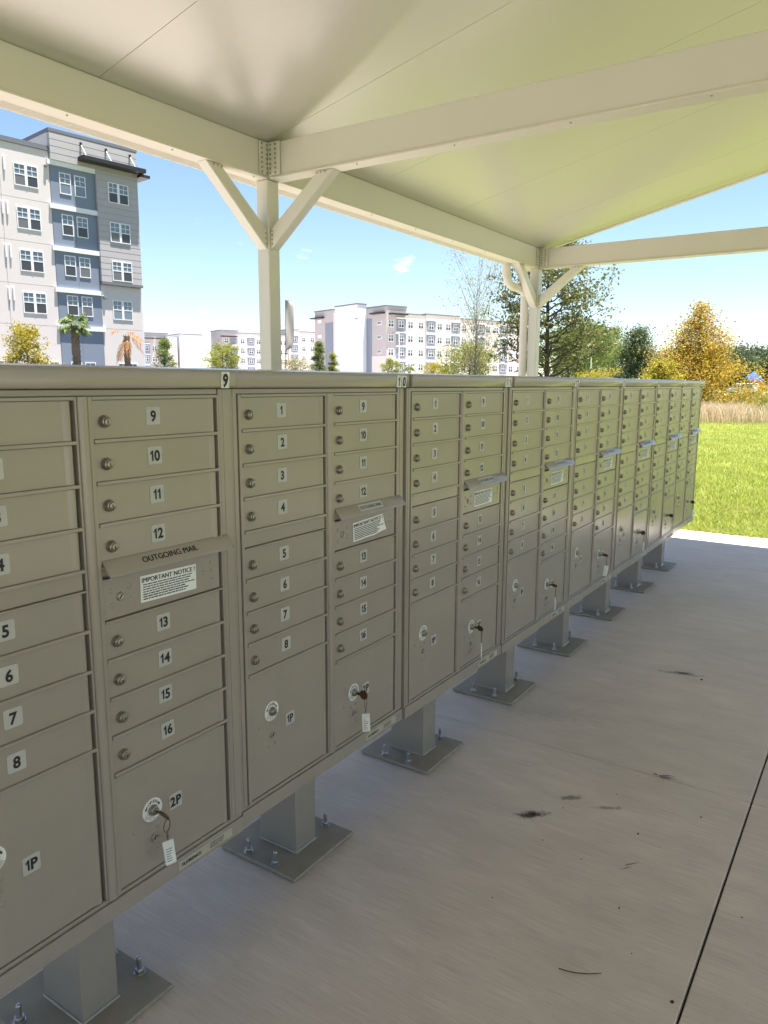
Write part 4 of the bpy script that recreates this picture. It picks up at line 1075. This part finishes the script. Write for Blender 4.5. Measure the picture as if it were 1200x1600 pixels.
def palm(name, label, loc, th, tr, fr, leaf, seed, n=26, dead=False, group='palms in front of the apartments'):
    rt = random.Random(seed)
    root = empty(name, (loc[0], loc[1], GZ)); tag(root, label, 'palm', group)
    m = MB(); K = 14
    m.tube([(0.02 * math.sin(i), 0, th * i / K) for i in range(K + 1)], [tr * (1.05 - 0.15 * math.sin(i * 1.7)) for i in range(K + 1)], 10)
    rows = int(th / 0.16)
    for i in range(rows):                                   # leaf base stubs in a criss-cross
        z = th * (0.25 + 0.75 * i / rows)
        for j in range(5):
            a = 2 * math.pi * (j + 0.5 * (i % 2)) / 5; c, s = math.cos(a), math.sin(a)
            m.add([(tr * c - 0.05 * s, tr * s + 0.05 * c, z), (tr * c + 0.05 * s, tr * s - 0.05 * c, z), (tr * 1.25 * c, tr * 1.25 * s, z + 0.2), (tr * 0.8 * c, tr * 0.8 * s, z + 0.2)], [(0, 1, 2), (1, 3, 2), (3, 0, 2)])
    m.build('trunk', 'palm_trunk', root, smooth=False)
    V, F = [], []
    for k in range(n):
        az = k * 2.399; el = rt.uniform(-0.5, 1.2) if not dead else rt.uniform(-1.2, 0.9)
        ln = fr * rt.uniform(.75, 1.1)
        d = Vector((math.cos(az) * math.cos(el), math.sin(az) * math.cos(el), math.sin(el)))
        side = d.cross(Vector((0, 0, 1))).normalized()
        base = Vector((0, 0, th)); sg = 0.9 if not dead else 1.6
        def at(t): return base + d * ln * t - Vector((0, 0, sg * 0.35 * ln * t * t))
        for q in range(5):
            a, b = at(q / 5), at((q + 1) / 5); o = len(V); V += [a - side * .012, b - side * .01, b + side * .01, a + side * .012]; F.append((o, o + 1, o + 2, o + 3))
        NL = 13 if not dead else 7
        for q in range(NL):                               # fan of leaflets
            t = 0.35 + 0.55 * q / NL; p = at(t); tn = (at(t + .05) - p).normalized()
            for s in (-1, 1):
                dv = (tn * 0.8 + side * s * (1.0 - 0.5 * q / NL) + Vector((0, 0, rt.uniform(-.5, .0)))).normalized() * ln * rt.uniform(.34, .5) * (1 - 0.3 * q / NL)
                w = tn.cross(dv).cross(dv).normalized() * 0.02 if dead else tn * 0.028
                o = len(V); e = p + dv; mid = p + dv * .55 + Vector((0, 0, .02)); dr = e - Vector((0, 0, ln * .12))
                V += [p - w * .6, mid - w, dr, mid + w, p + w * .6]; F.append((o, o + 1, o + 3, o + 4)); F.append((o + 1, o + 2, o + 3, o + 3))
    tri = []
    for f in F:
        if f[2] == f[3]: tri.append((f[0], f[1], f[2]))
        else: tri += [(f[0], f[1], f[2]), (f[0], f[2], f[3])]
    link('fronds', fastmesh('fronds', [tuple(v) for v in V], tri, [leaf]), root)
    return root

palm('cabbage_palm', 'green cabbage palm with criss cross trunk before the blue window bay', (21.29, 31.68), 4.25, 0.17, 0.85, 'leaf_palm', 3, 30)
palm('dying_palm', 'dying palm with drooping orange fronds at the big building end', (22.55, 29.49), 3.75, 0.13, 0.95, 'leaf_rust', 5, 11, dead=True)
tree('yellow_shrub', 'bright yellow green bushy tree at the frame edge', 'tree', (17.55, 29.65), 3.95, 1.55, 'leaf_yellow', seed=2, shape='round', clear=0.3, nlimb=20, per=45, lsize=0.10, spread=0.4)
SG = 'young trees before the apartments'
tree('young_tree', 'slender green tree before the distant low block', 'tree', (40.03, 47.51), 5.1, 2.1, 'leaf_mid', seed=4, shape='cone', clear=0.15, nlimb=22, per=45, lsize=0.12, group=SG)
tree('young_tree', 'round green yellow tree just past the big building', 'tree', (35.24, 36.06), 4.0, 2.2, 'leaf_yellowgreen', seed=6, shape='round', clear=0.25, nlimb=24, per=60, lsize=0.10, group=SG)
tree('young_tree', 'taller of two slim green trees before the pale stair tower', 'tree', (54.93, 43.58), 5.5, 1.9, 'leaf_mid', seed=8, shape='cone', clear=0.15, nlimb=24, per=50, lsize=0.12, group=SG)
tree('young_tree', 'shorter of two slim green trees before the pale stair tower', 'tree', (55.52, 42.39), 4.5, 1.4, 'leaf_yellowgreen', seed=9, shape='cone', clear=0.15, nlimb=20, per=40, lsize=0.12, group=SG)
tree('yellow_shrub', 'low orange yellow shrub right of the near shelter column', 'shrub', (45.65, 38.54), 3.35, 2.4, 'leaf_cream', seed=10, shape='round', clear=0.4, nlimb=18, per=35, lsize=0.10, group=SG)
tree('young_tree', 'small green tree before the grey corner tower', 'tree', (58.47, 37.76), 3.85, 1.6, 'leaf_yellowgreen', seed=12, shape='round', clear=0.3, nlimb=18, per=45, lsize=0.11, group=SG)
palm('small_palm', 'small palm before the grey corner tower', (81.06, 49.81), 3.6, 0.15, 1.0, 'leaf_palm', 13, 20)
palm('small_palm', 'small palm standing by the leafless tree', (83.40, 46.22), 3.4, 0.15, 1.0, 'leaf_palm', 14, 20)
tree('young_tree', 'low yellow green shrub between the small palms', 'shrub', (69.43, 39.54), 3.6, 2.4, 'leaf_yellow', seed=15, shape='round', clear=0.3, nlimb=18, per=40, lsize=0.12, group=SG)
tree('leafy_shrub', 'yellow green leafy shrub under the wispy bare branches', 'shrub', (44.39, 22.30), 3.9, 3.3, 'leaf_yellowgreen', seed=16, shape='round', clear=0.3, nlimb=30, per=55, lsize=0.11, gap=.3)
tree('bare_tree', 'wispy nearly leafless pale tree before the white block', 'tree', (40.56, 19.99), 7.3, 4.0, 'leaf_cream', bark='bark_pale', seed=17, shape='vase', clear=0.2, nlimb=40, per=16, lsize=0.09, gap=0.4, trunk_r=0.06, twigs=6, spread=.35)
tree('oak_tree', 'dark green oak rising behind the far shelter column', 'tree', (26.57, 9.81), 7.2, 3.9, 'leaf_oak', seed=21, shape='spread', clear=0.20, nlimb=46, per=28, lsize=0.13, gap=0.42, trunk_r=0.13, twigs=7, spread=.2, rise=.6)
BG = 'trees at the lawn edge'
tree('field_tree', 'broad light green tree just past the dark oak', 'tree', (78.62, 27.09), 7.4, 6.2, 'leaf_mid', seed=22, shape='round', clear=0.2, nlimb=40, per=70, lsize=0.20, gap=.2, group=BG)
tree('field_tree', 'tall open crowned green tree beyond the white post', 'tree', (95.32, 29.67), 8.6, 4.0, 'leaf_mid', seed=23, shape='round', clear=0.4, nlimb=26, per=55, lsize=0.2, gap=.25, group=BG)
tree('field_tree', 'low bushy green tree beside the small dark conifer', 'tree', (91.17, 25.88), 5.9, 6.0, 'leaf_mid', seed=24, shape='round', clear=0.15, nlimb=30, per=60, lsize=0.2, group=BG)
tree('conifer', 'small dark green conifer left of the orange tree', 'tree', (50.85, 13.05), 5.3, 3.2, 'leaf_dark', seed=25, shape='cone', clear=0.08, nlimb=40, per=34, lsize=0.14, rise=.7)
tree('cypress_tree', 'orange and yellow feathery cypress standing on the lawn', 'tree', (38.04, 6.65), 5.6, 5.6, 'leaf_orange', bark='bark_pale', seed=27, shape='feather', clear=0.06, nlimb=84, per=40, lsize=0.115, gap=0.12, rise=.30, twigs=6, spread=.17, trunk_r=0.07, droop=.12)
tree('yellow_bush', 'golden yellow bush at the foot of the orange cypress', 'bush', (34.69, 7.45), 2.55, 1.5, 'leaf_yellow', seed=28, shape='round', clear=0.2, nlimb=26, per=40, lsize=0.12)
tree('yellow_bush', 'low golden bush beneath the white post', 'bush', (66.0, 20.6), 2.3, 4.0, 'leaf_yellow', seed=29, shape='round', clear=0.2, nlimb=20, per=50, lsize=0.13)
for i, (x, y, hh, w, lab) in enumerate(((208.4, 33.7, 8.3, 14, 'far rounded green tree peeking past the orange cypress'), (222, 32.0, 9.8, 14, 'tallest far green tree behind the playground'), (224, 26.0, 9.3, 13, 'far green tree over the blue playground roof'), (227, 20.5, 9.2, 14, 'far green tree at the frame edge past the playground'), (227.5, 43.0, 8.6, 15, 'far green tree mostly hidden by the orange cypress'), (235, 55, 8.8, 16, 'far green tree seen between conifer and orange cypress'))):
    tree('far_tree', lab, 'tree', (x, y), hh, w, 'leaf_far', seed=40 + i, shape='round', clear=0.08, nlimb=34, per=60, lsize=0.5, spread=.4, gap=.1, group='far trees past the playground')

def blades(name, label, cat, X, Y, hmin, hmax, wid, matn, lean=0.5, z0=GZ, seed=0):
    r = np.random.default_rng(seed); n = len(X)
    az = r.uniform(0, 2 * np.pi, n); h = r.uniform(hmin, hmax, n); w = wid * r.uniform(.6, 1.3, n)
    ca, sa = np.cos(az), np.sin(az); l = lean * h * r.uniform(.2, 1.2, n); la = r.uniform(0, 2 * np.pi, n)
    B = np.stack([X, Y, np.full(n, z0)], 1)
    a = B + np.stack([-ca * w / 2, -sa * w / 2, 0 * h], 1); b = B + np.stack([ca * w / 2, sa * w / 2, 0 * h], 1)
    mid = B + np.stack([l * np.cos(la) * .35, l * np.sin(la) * .35, h * .62], 1); ww = np.stack([ca * w * .4, sa * w * .4, 0 * h], 1)
    tip = B + np.stack([l * np.cos(la), l * np.sin(la), h * r.uniform(.8, 1, n)], 1)
    V = np.stack([a, b, mid + ww, mid - ww, tip], 1).reshape(-1, 3)
    k = np.arange(n)[:, None] * 5
    F = np.concatenate([k + np.array([[0, 1, 2]]), k + np.array([[0, 2, 3]]), k + np.array([[3, 2, 4]])], 1).reshape(-1, 3)
    o = link(name, fastmesh(name, V, F, [matn])); tag(o, label, cat, kind='stuff'); return o
# lawn blades: dense by the slab, thinning with distance
u = rng.random(200000); X = 7.02 + 31 * u ** 1.9; Y = rng.uniform(-1, 1, len(X)) * (1.6 + 0.26 * (X - 7)) + 0.02 + 0.125 * (X - 7)
keep = rng.random(len(X)) < 0.75 + 0.25 * np.sin(X * 3 + 2 * np.sin(Y * 4))
X, Y = X[keep], Y[keep]
blades('grass', 'bright green grass blades beyond the end of the slab', 'grass', X, Y, .04, .105, .010, 'blade', 1.0, seed=1)
n = 5600; Xr = 34.4 + rng.normal(0, 1.0, n); Yr = 5.0 + rng.normal(0, 1.0, n) + (Xr - 33) * 0.1 + 0.5 * np.sin(Xr * 5)
blades('dry_reeds', 'dry tan reeds standing at the edge of the lawn', 'reeds', Xr, Yr, .25, 1.0, .022, 'reed', .5, seed=2)
n = 26000; Xw = rng.uniform(41, 95, n); Yw = rng.uniform(-8, 16, n)
blades('tall_weeds', 'tall green and straw weeds past the mown lawn', 'weeds', Xw, Yw, .3, .95, .04, 'blade_tall', .5, seed=3)
